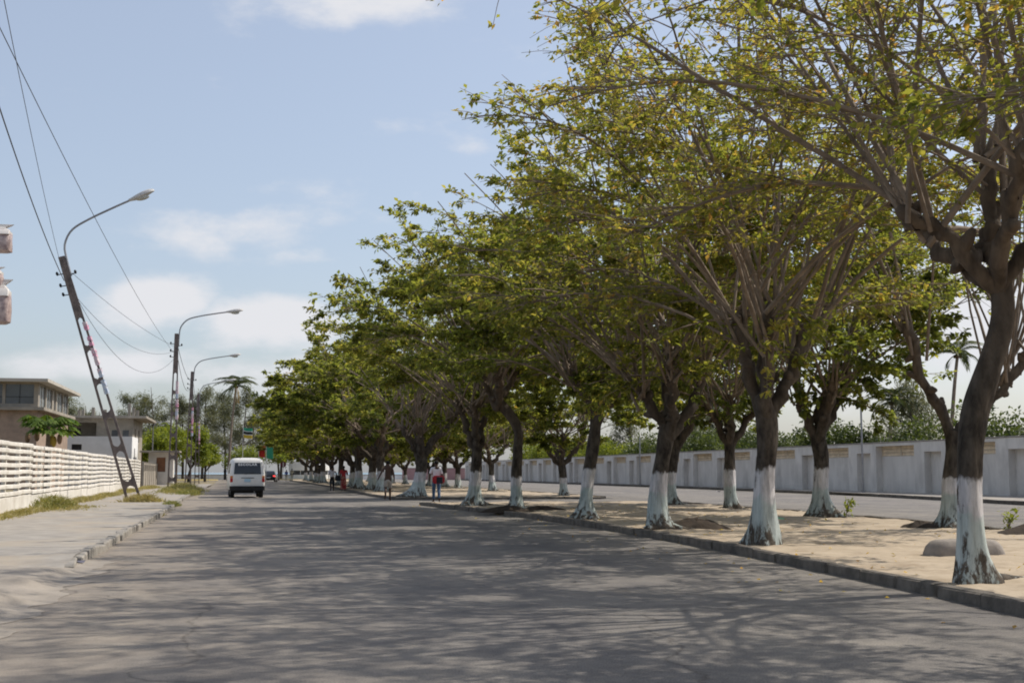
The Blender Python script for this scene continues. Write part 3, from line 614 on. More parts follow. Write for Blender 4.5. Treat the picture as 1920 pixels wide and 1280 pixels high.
# --- background vegetation
def bushy_tree(name, loc, h, crown_r, seed, m, label, group=None, n=5000, leaf=.3, trunk_r=.16, clear=.35, lobes=9, squash=.8, cat='tree', stems=1):
    rng = np.random.default_rng(seed); root = empty(name, loc, 0, label, cat, group); g = Geo()
    cz = h * (clear + (1 - clear) * .5); LC = []
    cen = []
    for i in range(lobes):
        d = unit(rng.normal(0, 1, 3)); c = np.array([0, 0, cz]) + d * np.array([crown_r, crown_r, (h - cz)]) * rng.uniform(.35, .78); cen.append(c)
    for s in range(stems):
        a = rng.uniform(0, 6.28); b0 = np.array([math.cos(a), math.sin(a), 0]) * (.25 * (stems > 1)); f = b0 * 1.6 + np.array([rng.normal(0, .1), rng.normal(0, .1), h * clear])
        g.tube(resample([b0 + [0, 0, -.1], b0 * 1.3 + [0, 0, h * clear * .5], f], 8), np.linspace(trunk_r * 1.25, trunk_r * .8, 8), 8)
        for c in cen[s::stems]: g.tube(bez(f, (f + c) / 2 + rng.normal(0, .2, 3), c, 6), np.linspace(trunk_r * .55, .02, 6), 5)
    link('trunk', g.mesh('trunk'), M_BARK, root)
    per = n // lobes; TI = []
    for c in cen:
        rr = crown_r * rng.uniform(.38, .6); d = unit(rng.normal(0, 1, (per, 3))) * (rng.uniform(.15, 1, (per, 1)) ** .5) * np.array([rr, rr, rr * squash]); LC.append(c + d); TI.append(rng.normal(rng.uniform(.25, .75), .2, per))
    C = np.concatenate(LC); D = rng.normal(0, 1, C.shape); fo = link('crown', leaves_mesh('crown', C, D, leaf, rng, np.concatenate(TI), .6), m, root); fo['kind'] = 'stuff'
    return root
def casuarina(name, loc, h, seed, label, group):
    rng = np.random.default_rng(seed); root = empty(name, loc, 0, label, 'tree', group); g = Geo(); bend = rng.normal(0, .6, 2)
    P = resample([(0, 0, -.2), (bend[0] * .2, bend[1] * .2, h * .35), (bend[0], bend[1], h * .7), (bend[0] * 1.6, bend[1] * 1.4, h)], 14); g.tube(P, np.linspace(.24, .03, 14), 7); C = []; D = []
    for i in range(30):
        t = rng.uniform(.28, .97); p = P[int(t * 13)]; a = rng.uniform(0, 6.28); L_ = (1.25 - t) * h * rng.uniform(.22, .42); e = np.array([math.cos(a) * L_, math.sin(a) * L_, L_ * rng.uniform(.25, .8)])
        q = bez(p, p + e * .5 + [0, 0, -.1], p + e, 6); g.tube(q, np.linspace(.07 * (1.2 - t), .012, 6), 4)
        for j in range(6):
            c = q[rng.integers(2, 6)] + rng.normal(0, .25, 3); n = int(44 * min(1, h / 14) ** 2.2); C.append(c + rng.normal(0, .38, (n, 3))); D.append(np.tile(e / L_ * .5, (n, 1)) + rng.normal(0, .5, (n, 3)) + [0, 0, -.35])
    link('trunk', g.mesh('trunk'), M_BARK, root)
    C = np.concatenate(C); fo = link('crown', leaves_mesh('crown', C, np.concatenate(D), .55, rng, rng.uniform(0, 1, len(C)), .16), M_CASU, root); fo['kind'] = 'stuff'
    return root
def palm(name, loc, h, seed, label, lean=(.4, 0), fr=2.6, nf=20):
    rng = np.random.default_rng(seed); root = empty(name, loc, 0, label, 'palm tree'); g = Geo()
    P = resample([(0, 0, -.2), (lean[0] * .2, lean[1] * .2, h * .4), (lean[0] * .6, lean[1] * .6, h * .75), (lean[0], lean[1], h)], 16); r = np.linspace(.19, .11, 16); r[0] = .3; g.tube(P, r, 9)
    link('trunk', g.mesh('trunk'), M_TWIG, root); top = P[-1]
    for i in range(nf):
        a = i * 2.4 + rng.normal(0, .2); el = rng.uniform(-.6, 1.3) if i > 3 else 1.4; L_ = fr * rng.uniform(.85, 1.1); hd = np.array([math.cos(a), math.sin(a), 0])
        q = bez(top, top + hd * L_ * .45 * math.cos(el) + np.array([0, 0, L_ * .55 * math.sin(el)]), top + hd * L_ * (.75 if el > .2 else .55) + np.array([0, 0, L_ * (.62 * math.sin(el) - .28)]), 9)
        V, Q = tube(q, np.linspace(.03, .008, 9), 4); C = []; D = []; tg = unit(np.gradient(q, axis=0))
        for k in range(1, 9):
            for s in (-1, 1):
                for u in range(3):
                    t = np.cross(tg[k], [0, 0, 1]); C.append(q[k] - (q[k] - q[k - 1]) * u / 3); D.append(unit(t * s * .9 + tg[k] * .8 + np.array([0, 0, -.35])))
        C = np.array(C); D = np.array(D); n = len(C); w = .03; Ln = .5 * fr / 2.6 * (np.sin(np.linspace(.45, 2.7, n)) + .25)[:, None]; S = unit(np.cross(D, tg[4]))
        V2 = np.stack([C, C + D * Ln * .4 + S * w, C + D * Ln + [0, 0, -.08], C + D * Ln * .4 - S * w], 1).reshape(-1, 3); Q2 = np.arange(4 * n).reshape(-1, 4) + len(V)
        ti = np.full(len(Q) + n, .95 if el < -.3 else rng.uniform(.1, .7)); link('frond', mesh_np('frond', np.concatenate([V, V2]), np.concatenate([Q, Q2]), None, False, ti), M_PALM, root)
    mb = MB()
    for i in range(5):
        a = i * 1.3; mb.ellipsoid((top[0] + .2 * math.cos(a), top[1] + .2 * math.sin(a), top[2] - .22), (.12, .12, .14), 7, 5)
    mb.build('coconuts', M_DARKWOOD, root, smooth=True)
    return root
# casuarinas along the beach road
rng1 = random.Random(9)
for i, (x, y, h) in enumerate(((-38, 196, 12), (-31, 190, 12.5), (-27.5, 206, 14), (-23, 200, 12), (-18.5, 214, 14.5), (-14, 206, 15.5), (-10.5, 218, 15), (-7.2, 212, 16), (-3.8, 224, 15.5), (-1.0, 216, 16), (2.2, 226, 16), (5.5, 222, 14), (-44, 205, 11.5), (-50, 198, 12.5))):
    casuarina('casuarina_tree', (x, y, 0), h * .93, 70 + i, 'thin grey-green casuarina tree behind the lamp posts at the beach end', 'casuarinas at the beach end')
palm('coconut_palm', (-2.6, 178, 0), 13.0, 3, 'tall coconut palm with browned lower fronds among the casuarinas', lean=(.8, .3), fr=3.8, nf=24)
palm('coconut_palm', (49.9, 85, 0), 9.9, 4, 'coconut palm rising alone above the hedge behind the long wall', lean=(.9, 0), fr=2.5, nf=17)
palm('coconut_palm', (45, 85, 0), 6.4, 6, 'low coconut palm half hidden by foliage behind the long wall', lean=(.5, 0), fr=2.8, nf=16)
# yellow-green street trees left of the road
lt = [(-10.6, 143, 6.6, 2.6), (-9.0, 150, 7.4, 2.7), (-13.0, 152, 6.6, 2.8), (-7.0, 160, 7.3, 2.6), (-16.5, 160, 6.4, 2.6)]
for i, (x, y, h, r) in enumerate(lt):
    bushy_tree('lime_green_tree', (x, y, 0), h, r, 120 + i, M_LIME, 'bright yellow-green leafy tree behind the lamp posts and unfinished house', 'bright trees left of the road', n=5000, leaf=.30, clear=.22)
bushy_tree('lime_green_tree', (-5.6, 176, 0), 5.2, 2.3, 131, M_LIME, 'low round yellow-green tree beside the round sign at the road end', n=4000, leaf=.3, clear=.25)
bushy_tree('lime_green_tree', (-.6, 190, 0), 5.2, 3.0, 132, M_LIME, 'round yellow-green tree behind the white van', n=5000, leaf=.3, clear=.3)
bushy_tree('lime_green_tree', (4.6, 200, 0), 5.8, 2.6, 133, M_LIME, 'sparse yellow-green tree behind the green flag', n=2200, leaf=.3, clear=.45, lobes=6)
# greenery behind the long wall
for i in range(15):
    y = 58 + i * 9.5 + rng1.uniform(-2, 2); far = i > 8
    bushy_tree('wall_tree', (40.5 + rng1.uniform(0, 4), y, 0), rng1.uniform(4.4, 5.2) + (.8 if far else 0), rng1.uniform(3.4, 4.4), 150 + i, M_HEDGE if not far else M_LIME, 'dense dark green tree just behind the long grey wall' if not far else 'light green tree behind the distant end of the grey wall', 'trees behind the long wall' if not far else 'light trees behind the wall end', n=5500, leaf=.28, clear=.18, lobes=12)
for i, (x, y, h) in enumerate(((47, 84, 7.6), (49, 90, 8.2), (45, 118, 9), (47, 132, 9.5), (46, 150, 9))):
    casuarina('casuarina_tree', (x, y, 0), h, 190 + i, 'grey feathery casuarina standing behind the hedge of the long wall', 'casuarinas behind the long wall')

# ------------------------------------------------------------------ left fence of stacked precast slats
FX = -6.42
fence = empty('slatted_fence', (-6.15, 20, 0), R(1.15), 'white precast concrete fence of stacked horizontal slats along the left pavement', 'fence')
slat_me = []
for k in range(3):
    rr = random.Random(k); b = MB(); b.box(-.09, .09, -1.16, 1.16, -.06, .06); me = b.mesh('slat', bevel=.018)
    for v in me.vertices: v.co.x += rr.uniform(-.006, .006); v.co.z += rr.uniform(-.006, .006)
    me.materials.append(M_FENCE); slat_me.append(me)
post_me = MB().box(-.06, .06, -.035, .035, .0, 2.06).mesh('post', bevel=.01); post_me.materials.append(M_FENCE)
base_me = MB().box(-.07, .07, -1.18, 1.18, -.06, .52).mesh('base_panel', bevel=.012); base_me.materials.append(M_FENCE)
rf = random.Random(3)
NB = 30
for i in range(NB):
    y = 26.4 + i * 2.38; dz = rf.uniform(-.02, .02); dx = rf.uniform(-.02, .02); rz = rf.uniform(-.012, .012)
    o = link('base_panel', base_me, None, fence, (dx, y - 20, .05 + dz * .4), (0, 0, rz))
    for k in range(8): link('slat', slat_me[rf.randrange(3)], None, fence, (dx + rf.uniform(-.012, .012), y - 20 + rf.uniform(-.008, .008), .66 + k * .198 + dz), (rf.uniform(-.003, .003), rf.uniform(-.02, .02), rz))
    link('post', post_me, None, fence, (dx - .03, y - 20 + 1.19, .05 + dz))
# plainer grey panel fence that carries on beyond it
pf = empty('panel_fence', (-7.75, 100.5, 0), R(1.15), 'grey concrete panel fence with vertical slits along its top, beyond the slatted fence', 'fence')
pm = MB().box(-.05, .05, -1.4, 1.4, -.06, 1.25).box(-.05, .05, -1.4, 1.4, 1.72, 1.86)
for k in range(9): pm.box(-.04, .04, -1.38 + k * .34, -1.26 + k * .34, 1.2, 1.75)
pme = pm.mesh('panel'); pme.materials.append(M_CONC); pome = MB().box(-.09, .09, -.09, .09, -.06, 1.95).mesh('post', bevel=.015); pome.materials.append(M_CONC)
for i in range(11):
    link('panel', pme, None, pf, (0, i * 3.0 + 1.2, .1)); link('post', pome, None, pf, (0, i * 3.0 - .3, .1))

# ------------------------------------------------------------------ long wall on the right
WX = 35.1
lw = empty('boundary_wall', (WX, 50, 0), 0, 'long pale grey boundary wall with recessed bays and beige louvre strips behind the second carriageway', 'wall')
H = 2.74; PER = 7.7
def bay_mesh():
    b = MB(); f0, f1 = 0.0, .55      # front face at x=0, recess depth
    # local y: wide recess 0..4.3, pier 4.3..4.95, narrow recess 4.95..6.65, pier 6.65..7.7
    b.box(f0, f1, 4.3, 4.95, -.1, H); b.box(f0, f1, 6.65, 7.7, -.1, H); b.box(f0, f1, 4.95, 6.65, 2.2, H); b.box(f0, f1, 0, 4.3, H - .16, H)
    return b.mesh('pier_frame')
bme = bay_mesh(); bme.materials.append(M_WALL)
rw = MB().box(.38, .54, .0, 4.3, -.1, 2.0).mesh('recess_panel'); rw.materials.append(M_WALL)
rn = MB().box(.38, .54, 4.95, 6.65, -.1, 2.2).mesh('recess_panel'); rn.materials.append(M_WALL)
lv = MB()
for s in (0, 2.2):
    for k in range(3): lv.box(.43, .52, s + .02, s + 2.08, 2.02 + k * .2, 2.06 + k * .2)
    for k in range(14): lv.box(.45, .50, s + .06 + k * .145, s + .13 + k * .145, 2.0, 2.60)
    lv.box(.40, .54, s + 2.08, s + 2.2, 2.0, H - .16)
lvm = lv.mesh('louvre_screen'); lvm.materials.append(M_LOUVRE)
cop = MB().box(-.04, .6, 0, PER - .02, H, H + .07).mesh('coping', bevel=.012); cop.materials.append(M_KERB)
for i in range(21):
    y = 2.0 + i * PER - 4
    for nm, me in (('pier_frame', bme), ('recess_panel', rw), ('recess_panel', rn), ('louvre_screen', lvm), ('coping', cop)): link(nm, me, None, lw, (0, y, .14))
# inner lining behind louvres
MB().box(1.5, 1.6, -2, 160, -.1, 2.3).build('inner_wall', M_BRICK, lw)
# thin poles in front of the wall
for (x, y, h, lab) in ((33.4, 66.0, 5.2, 'thin grey steel pole in front of the long wall, nearer the palm'), (33.6, 108, 4.2, 'dark slim post tilted against the long wall')):
    p = empty('steel_pole', (x, y, .14), 0, lab, 'pole'); MB().tube([(0, 0, -.1), (0, 0, h)], .055, 8).build('shaft', M_STEEL, p, smooth=True); MB().tube([(0, 0, 0), (0, 0, .12)], .11, 8).build('base_collar', M_STEEL, p, smooth=True)

# ------------------------------------------------------------------ houses on the left
def facade(mb, o, ax, length, h, th, opens):
    """wall with real openings; o origin, ax 'x'/'y' run direction; opens (a0,a1,z0,z1)"""
    us = sorted({0, length, *[v for q in opens for v in q[:2]]}); zs = sorted({0, h, *[v for q in opens for v in q[2:]]})
    for u0, u1 in zip(us, us[1:]):
        for z0, z1 in zip(zs, zs[1:]):
            c = ((u0 + u1) / 2, (z0 + z1) / 2)
            if any(a < c[0] < b and p < c[1] < q for a, b, p, q in opens): continue
            if ax == 'x': mb.box(o[0] + u0, o[0] + u1, o[1], o[1] + th, o[2] + z0, o[2] + z1)
            else: mb.box(o[0] - th, o[0], o[1] + u0, o[1] + u1, o[2] + z0, o[2] + z1)
def dedupe(mb): return mb
# two-storey house with glazed upper floor
hs = empty('glazed_house', (-14.6, 95, 0), 0, 'two-storey concrete house with glazed upper floor and overhanging flat roof behind the fence', 'house')
b = MB(); facade(b, (-13, 0, 0), 'x', 13, 5.58, .25, [(1, 3, 3.2, 4.6)]); facade(b, (0, .25, 0), 'y', 15.5, 5.58, .25, [(6, 8, 3.1, 4.8)]); b.box(-13, -.25, 15.5, 15.75, 0, 5.58); b.build('wall', M_BRICK, hs)
MB().box(-13.3, .5, -.5, 16.2, 5.58, 5.8).build('floor_slab', M_CONC, hs)
b = MB(); fo = [(.2 + k * 2.1, 2.1 + k * 2.1, .25, 1.62) for k in range(6)]; facade(b, (-12.9, .1, 5.8), 'x', 12.9, 1.75, .22, fo)
so = [(.5, 3.2, .0, 1.62), (3.7, 6.4, 0, 1.62), (7.2, 8.3, 0, 1.62), (9.0, 12.0, 0, 1.62), (12.4, 15.0, 0, 1.62)]; facade(b, (0, .32, 5.8), 'y', 15.2, 1.75, .22, so); b.box(-12.9, -.3, 15.5, 15.7, 5.8, 7.55); b.build('upper_wall', M_CONC, hs)
M_WIN = mat('window_glass_grey', (.10, .11, .12), (.05, .055, .06), scale=.6, rough=.12, spec=.6)
M_WINL = mat('window_glass_pale', (.30, .33, .35), (.2, .22, .24), scale=.5, rough=.15, spec=.6)
for (a, c, z0, z1) in fo:
    w = MB().box(-12.9 + a, -12.9 + c, .2, .23, 5.8 + z0, 5.8 + z1).build('window', M_WIN, hs); fr = MB().box(-12.9 + (a + c) / 2 - .03, -12.9 + (a + c) / 2 + .03, .15, .195, 5.8 + z0, 5.8 + z1).box(-12.9 + a, -12.9 + c, .15, .195, 6.5, 6.55).build('frame', M_CARB, w)
for (a, c, z0, z1) in so:
    w = MB().box(-.14, -.11, .32 + a, .32 + c, 5.8 + z0, 5.8 + z1).build('window', M_WINL, hs); MB().box(-.10, -.06, .32 + (a + c) / 2 - .03, .32 + (a + c) / 2 + .03, 5.8 + z0, 5.8 + z1).build('frame', M_CONC, w)
rf_ = MB().box(-13.6, .75, -.9, 17.2, 7.55, 7.77).build('roof', mat('roof_edge_concrete', (.47, .435, .375), (.38, .35, .3), scale=1), hs); MB().rings([[(-10.2, 2, 7.77), (-5.4, 2, 7.77), (-5.4, 9, 7.77), (-10.2, 9, 7.77)], [(-8.1, 4.5, 8.6), (-7.9, 4.5, 8.6), (-7.9, 6, 8.6), (-8.1, 6, 8.6)]]).build('rooftop_hip', mat('blue_grey_roof', (.2, .22, .27), (.15, .165, .2)), rf_)
# unfinished house with column stubs
uh = empty('unfinished_house', (-10.75, 126, 0), 0, 'unfinished bare concrete house with column stubs on its flat roof', 'house')
b = MB(); facade(b, (-8.5, 0, 0), 'x', 8.5, 6.3, .22, [(2.6, 5.2, 3.6, 5.9), (.3, 1.6, 3.8, 5.0)]); facade(b, (0, .22, 0), 'y', 11, 6.3, .22, [(2, 3.2, 4.2, 5.4), (6, 7.2, 4.2, 5.4)]); b.box(-8.5, -.22, 11, 11.2, 0, 6.3); b.build('wall', M_CONC, uh); MB().box(-6, -3.2, 2.2, 2.4, 3.0, 6.3).build('inner_wall', M_CONC, uh)
MB().box(-5.55, -5.0, 2.1, 2.2, 3.6, 5.4).build('door', M_CARB, uh)
for u in (-1.9, -.9): MB().box(u, u + .55, -.03, .0, 4.2, 5.2).build('window', M_WIN, uh)
MB().box(-5.58, -5.7, -.25, -.01, 3.4, 6.3).build('porch_column', M_CONC, uh); MB().box(-8.6, -3.2, -.7, -.03, 3.2, 3.4).build('porch_slab', M_CONC, uh)
sl = MB().box(-9.6, 1.3, -1.2, 12, 6.3, 6.52).build('roof', M_CONC, uh); ru = random.Random(2)
for k, (x, y) in enumerate([(-8.2, .4), (-6.4, .4), (-4.6, .4), (-2.6, .4), (-.4, .4), (-8.2, 5), (-6.8, 5), (-5.5, 5), (-4.2, 5), (-.4, 5), (-.4, 9.5), (-7.4, 9.5)]):
    MB().box(x - .14, x + .14, y - .14, y + .14, 6.52, 6.52 + ru.uniform(.55, 1.35)).build('column_stub', M_CONC, sl)
# low white building in front of it
wb = empty('white_outbuilding', (-10.1, 118, 0), 0, 'low white plastered outbuilding with a small dark window behind the fence', 'building')
b = MB(); facade(b, (-7.6, 0, 0), 'x', 7.6, 4.4, .22, [(2.5, 3.35, 3.2, 3.7)]); facade(b, (0, .22, 0), 'y', 6, 4.4, .22, [(2.2, 3.0, 2.4, 3.4)]); b.box(-7.6, -.22, 6, 6.2, 0, 4.4); b.box(-7.58, -.24, .24, 6, 4.2, 4.3); b.build('wall', M_WHITE, wb)
MB().box(-5.1, -4.25, .1, .14, 3.2, 3.7).build('window', M_GLASSD, wb); MB().box(-.16, -.12, 2.42, 3.22, 2.4, 3.4).build('window', M_DARKWOOD, wb)
# small kiosk with flat roof on posts
kk = empty('flat_roofed_kiosk', (-8.7, 121, 0), 0, 'small flat-roofed shelter on thin posts beside the panel fence', 'shelter')
MB().box(-.9, 2.6, -1.2, 2.4, 3.05, 3.2).build('roof', M_CONC, kk); b = MB(); facade(b, (-.2, .3, 0), 'x', 2.2, 3.05, .15, [(.7, 1.5, 1.3, 2.6)]); b.box(1.85, 2.0, .45, 2, 0, 3.05); b.box(-.2, -.05, .45, 2, 0, 3.05); b.build('wall', M_WALL, kk)
MB().box(.5, 1.3, .4, .42, 1.3, 2.6).build('window', mat('brown_shutter', (.28, .14, .08), (.2, .1, .06)), kk)
for x in (-.7, 2.4): MB().tube([(x, -1.0, 0), (x, -1.0, 3.05)], .05, 6).build('post', M_DARKWOOD, kk)
# round white kiosk and low walls by the roundabout
rk = empty('round_white_kiosk', (10.2, 219, 0), 0, 'low round white building at the end of the road behind the trunks', 'building')
def cyl(b, cx, cy, r, z0, z1, n=28, r2=None):
    r2 = r if r2 is None else r2
    return b.rings([[(cx + r * math.cos(2 * math.pi * i / n), cy + r * math.sin(2 * math.pi * i / n), z0) for i in range(n)], [(cx + r2 * math.cos(2 * math.pi * i / n), cy + r2 * math.sin(2 * math.pi * i / n), z1) for i in range(n)]])
cyl(MB(), 0, 0, 3.6, 0, .85).build('plinth', M_WHITE, rk, smooth=True); cyl(MB(), 0, 0, 3.3, .85, 1.55).build('window_band', M_GLASSD, rk, smooth=True); cyl(MB(), 0, 0, 3.5, 1.55, 3.1).build('drum', M_WHITE, rk, smooth=True)
for k in range(12): a = k * math.pi / 6; MB().tube([(3.36 * math.cos(a), 3.36 * math.sin(a), .85), (3.36 * math.cos(a), 3.36 * math.sin(a), 1.55)], .05, 5).build('mullion', M_WHITE, rk)
sw = empty('sea_wall', (0, 236, 0), 0, 'low pale wall along the beach beyond the roundabout', 'wall'); MB().box(-60, 34, 0, .4, 0, .75).build('wall', M_WHITE, sw); MB().box(-60, 34, -.06, .46, .75, .85).build('coping', M_KERB, sw)
pk = empty('pink_wall', (34, 212, 0), 0, 'low faded pink wall at the end of the second carriageway', 'wall'); MB().box(-9, 4, 0, .3, 0, 1.9).build('wall', mat('faded_pink_paint', (.42, .26, .26), (.34, .2, .2), scale=1), pk); MB().box(-9, 4, -.05, .35, 1.9, 1.98).build('coping', M_KERB, pk)

# ------------------------------------------------------------------ lamp posts (ladder-type concrete poles)
POST_H = 9.5
def post_outline_mesh():
    """tapered slab pole with stadium-shaped openings: legs, webs and solid head in one mesh"""
    mb = MB(); th = .12
    def half(z): return .27 + (.115 - .27) * (z / POST_H)
    def leg(z): return .07 + .025 * (1 - z / POST_H)
    z = 0.0; opens = []
    z0 = -.35; first = True
    while True:
        L_ = 1.02 + .12 * (1 - z / POST_H)
        if first: a, b = -.4, .62; first = False
        else: a, b = z, z + L_
        if b > 7.75: break
        opens.append((a, b)); z = b + .20
    zs = np.arange(-.4, POST_H + .001, .0333)
    # cross-section columns: outer left/right legs always; inner web filled where no opening
    def inner(z):
        h = half(z) - leg(z)
        for a, b in opens:
            if a < z < b:
                e = min(z - a if a > 0 else 9, b - z); r = h
                return h if e >= r else math.sqrt(max(r * r - (r - e) ** 2, 0))
        return 0.0
    for s in (-1, 1):
        rings = []
        for z in zs:
            o = half(z); i = inner(z); i = max(i, .001)
            rings.append([(s * i, -th / 2, z), (s * o, -th / 2 + .012, z), (s * o, th / 2 - .012, z), (s * i, th / 2, z)])
        mb.rings(rings)
    return mb.mesh('pole', smooth=True, angle=40)
pole_me = post_outline_mesh(); pole_me.materials.append(M_POLE)
arm_pts = resample([(.14, 0, 8.7), (.16, 0, 9.4), (.24, 0, 9.9), (.62, 0, 10.35), (1.3, 0, 10.58), (2.3, 0, 10.78), (3.0, 0, 10.9)], 26)
arm_me = MB().tube(arm_pts, .04, 8).mesh('lamp_arm', smooth=True); arm_me.materials.append(M_STEEL)
def head_mesh():
    rings = []
    for t, w, h0, h1 in ((0, .05, -.05, .05), (.12, .07, -.07, .07), (.3, .13, -.10, .11), (.55, .17, -.09, .15), (.8, .16, -.05, .15), (.95, .10, -.0, .11), (1.0, .04, .03, .07)):
        x = 2.9 + t * 1.0; zc = 10.9 + t * .1; n = 12
        rings.append([(x, w * math.cos(a), zc + ((h1 if math.sin(a) > 0 else -h0) * math.sin(a))) for a in [2 * math.pi * i / n for i in range(n)]])
    return MB().rings(rings).mesh('lamp_head', smooth=True)
head_me = head_mesh(); head_me.materials.append(M_LAMP)
lens_me = MB().ellipsoid((3.42, 0, 10.86), (.26, .13, .09), 12, 7).mesh('lamp_lens', smooth=True); lens_me.materials.append(M_LENS)
ins_me = MB().tube([(0, 0, 0), (-.16, 0, .02)], .02, 6).ellipsoid((-.19, 0, .06), (.05, .05, .08), 8, 6).mesh('insulator', smooth=True); ins_me.materials.append(M_BLACK)
M_POSTER = [mat('pink_poster', (.55, .16, .3), (.62, .45, .5), scale=12, coords='obj'), mat('white_poster', (.66, .63, .63), (.58, .35, .42), scale=10, coords='obj'), mat('blue_poster', (.35, .45, .6), (.6, .6, .62), scale=10, coords='obj')]
def lamp_post(x, y, lean, label, rz=0, posters=9, seed=1):
    r = empty('street_lamp', (x, y, .10), rz, label, 'street lamp', 'ladder lamp posts along the left pavement'); r.rotation_euler = (0, lean, rz)
    rd = random.Random(seed)
    link('pole', pole_me, None, r); link('lamp_arm', arm_me, None, r); hd = link('lamp_head', head_me, None, r); link('lamp_lens', lens_me, None, hd)
    for k, (zz, s) in enumerate(((8.85, 1), (8.4, 1), (8.05, 1), (8.75, -1))): o = link('insulator', ins_me, None, r, (-.13 * s, 0, zz)); o.rotation_euler = (0, 0, 0 if s > 0 else math.pi)
    for k in range(posters):   # torn paper wrapped on the leg by the road
        z0 = 4.2 + k * .26 + rd.uniform(-.1, .1); h = rd.uniform(.16, .34); hw = .27 - .155 * z0 / POST_H; P = []
        for i in range(5):
            zz = z0 + h * i / 4; q = [(hw - .12, -.075), (hw - .04, -.08), (hw + .015, -.075), (hw + .022 + rd.uniform(0, .05), 0), (hw + .014, .07)]
            P.append([(a + rd.uniform(-.006, .012), bb + rd.uniform(-.012, .004), zz + rd.uniform(-.03, .03)) for a, bb in q])
        MB().grid(P).build('torn_poster', M_POSTER[rd.choice((0, 0, 1, 1, 2))], r)
    return r
p1 = lamp_post(-4.28, 51.8, R(-17.2), 'concrete ladder lamp post leaning steeply over the slatted fence', seed=1, posters=11); p1.scale = (1.05, 1.05, 1.05); p1.rotation_euler.y = R(-17.6)
lamp_post(-4.45, 79.5, R(.3), 'upright ladder lamp post beside the weedy kerb, next beyond the leaning one', seed=2)
lamp_post(-4.85, 109.5, R(.8), 'upright ladder lamp post beside the panel fence', seed=3)
lamp_post(-5.3, 140.5, R(-.4), 'distant ladder lamp post without neighbours beyond it, before the bright trees', seed=4)
def wp(root, x, z):
    m = Euler(root.rotation_euler).to_matrix(); return np.array(root.location) + np.array(m @ Vector((x, 0, z))) * root.scale[0]
P2 = [o for o in bpy.data.objects if o.name.startswith('street_lamp')]
def cable(a, b, sag, r, label, group=None):
    t = np.linspace(0, 1, 34)[:, None]; P = a * (1 - t) + b * t; P[:, 2] -= (4 * sag * t * (1 - t))[:, 0]
    mb = MB().tube(P, r, 5); o = mb.build('overhead_cable', M_CABLE, smooth=True); return tag(o, label, 'cable', group)
L1, L2, L3, L4 = P2[:4]; 
a0 = np.array([-5.0, 22, 9.75])
cable(a0, wp(L1, -.15, 8.6), .35, .016, 'thick twisted cable rising from the leaning lamp post')
cable(np.array([-4.4, 22, 10.2]), wp(L1, -.1, 9.4), .2, .008, 'thin wire rising from the very top of the leaning lamp post')
cable(np.array([-3.6, -10, 9.3]), wp(L2, -.1, 8.3), 1.0, .008, 'long wire running past the leaning lamp post straight to the next one')
G2 = 'wires between the leaning and the upright lamp post'
cable(wp(L1, .2, 8.8), wp(L2, -.1, 8.7), .25, .009, 'tautest wire from the leaning lamp post to the upright one', G2)
cable(wp(L1, .1, 7.9), wp(L2, -.15, 8.4), .9, .009, 'moderately slack wire from the leaning lamp post to the upright one', G2)
cable(wp(L1, .1, 7.9), wp(L2, -.15, 7.9), 1.7, .010, 'slackest wire from the leaning lamp post to the upright one', G2)
for (A, B, nm) in ((L2, L3, 'wire strung between the two upright lamp posts beyond the leaning one'), (L3, L4, 'wire strung between the farthest lamp posts')):
    for z, s in ((8.7, .4), (8.1, .9)): cable(wp(A, .1, z), wp(B, -.1, z), s, .016, nm, 'wires between upright posts' if A is L2 else 'wires between the farthest posts')

# smaller distant street lights and flag poles
def small_light(x, y, h, label, arm=1.2):
    r = empty('pole_light', (x, y, 0), 0, label, 'street lamp'); MB().tube([(0, 0, -.1), (0, 0, h - .5), (.12, 0, h - .15), (.5, 0, h), (arm, 0, h + .08)], [.07, .06, .05, .04, .035], 8).build('pole', M_STEEL, r, smooth=True)
    MB().ellipsoid((arm + .2, 0, h + .08), (.3, .11, .07), 10, 6).build('lamp_head', M_LAMP, r, smooth=True)
small_light(-9.4, 133, 6.2, 'slim steel street light among the yellow-green trees')
small_light(-2.6, 205, 5.4, 'slim distant street light past the coconut palm', .6)
def flag(x, y, h, w, hh, bands, label, wave=.12, rz=0):
    r = empty('flag', (x, y, 0), rz, label, 'flag'); MB().tube([(0, 0, 0), (0, 0, h)], [.05, .035], 8).build('flagpole', M_LAMP, r, smooth=True); MB().ellipsoid((0, 0, h + .05), (.07, .07, .07), 8, 6).build('finial', M_LAMP, r, smooth=True)
    z1 = h - .1
    for k, (f0, f1, m) in enumerate(bands):
        P = []
        for i in range(12):
            u = i / 11; P.append([(.05 + u * w, wave * math.sin(u * 6) * (.3 + u), z1 - hh * (f0 + (f1 - f0) * j / 4) - .15 * u * hh - .04 * math.sin(u * 5)) for j in range(5)])
        MB().grid(P).build('flag_cloth', m, r, smooth=True)
M_FG = mat('flag_green', (.05, .32, .18), (.04, .26, .15)); M_FR = mat('flag_red', (.55, .05, .03), (.45, .03, .025)); M_FY = mat('flag_yellow', (.6, .42, .05), (.5, .35, .04)); M_FK = mat('flag_black', (.03, .03, .03), (.02, .02, .02)); M_FW = mat('flag_white', (.7, .7, .7), (.6, .6, .6))
flag(-.7, 165, 7.0, 1.1, 1.3, [(0, .3, M_FG), (.3, .36, M_FW), (.36, .62, M_FK), (.62, .68, M_FW), (.68, 1, M_FY)], 'small green, black and yellow striped flag on a pole behind the van')
flag(1.3, 168, 4.9, .75, 1.5, [(0, .5, M_FR), (.5, 1, M_FR)], 'red flag hanging from a pole above the black car')
flag(2.2, 164, 4.6, .8, 1.45, [(0, 1, M_FG)], 'plain green flag hanging from a pole above the black car', .06)
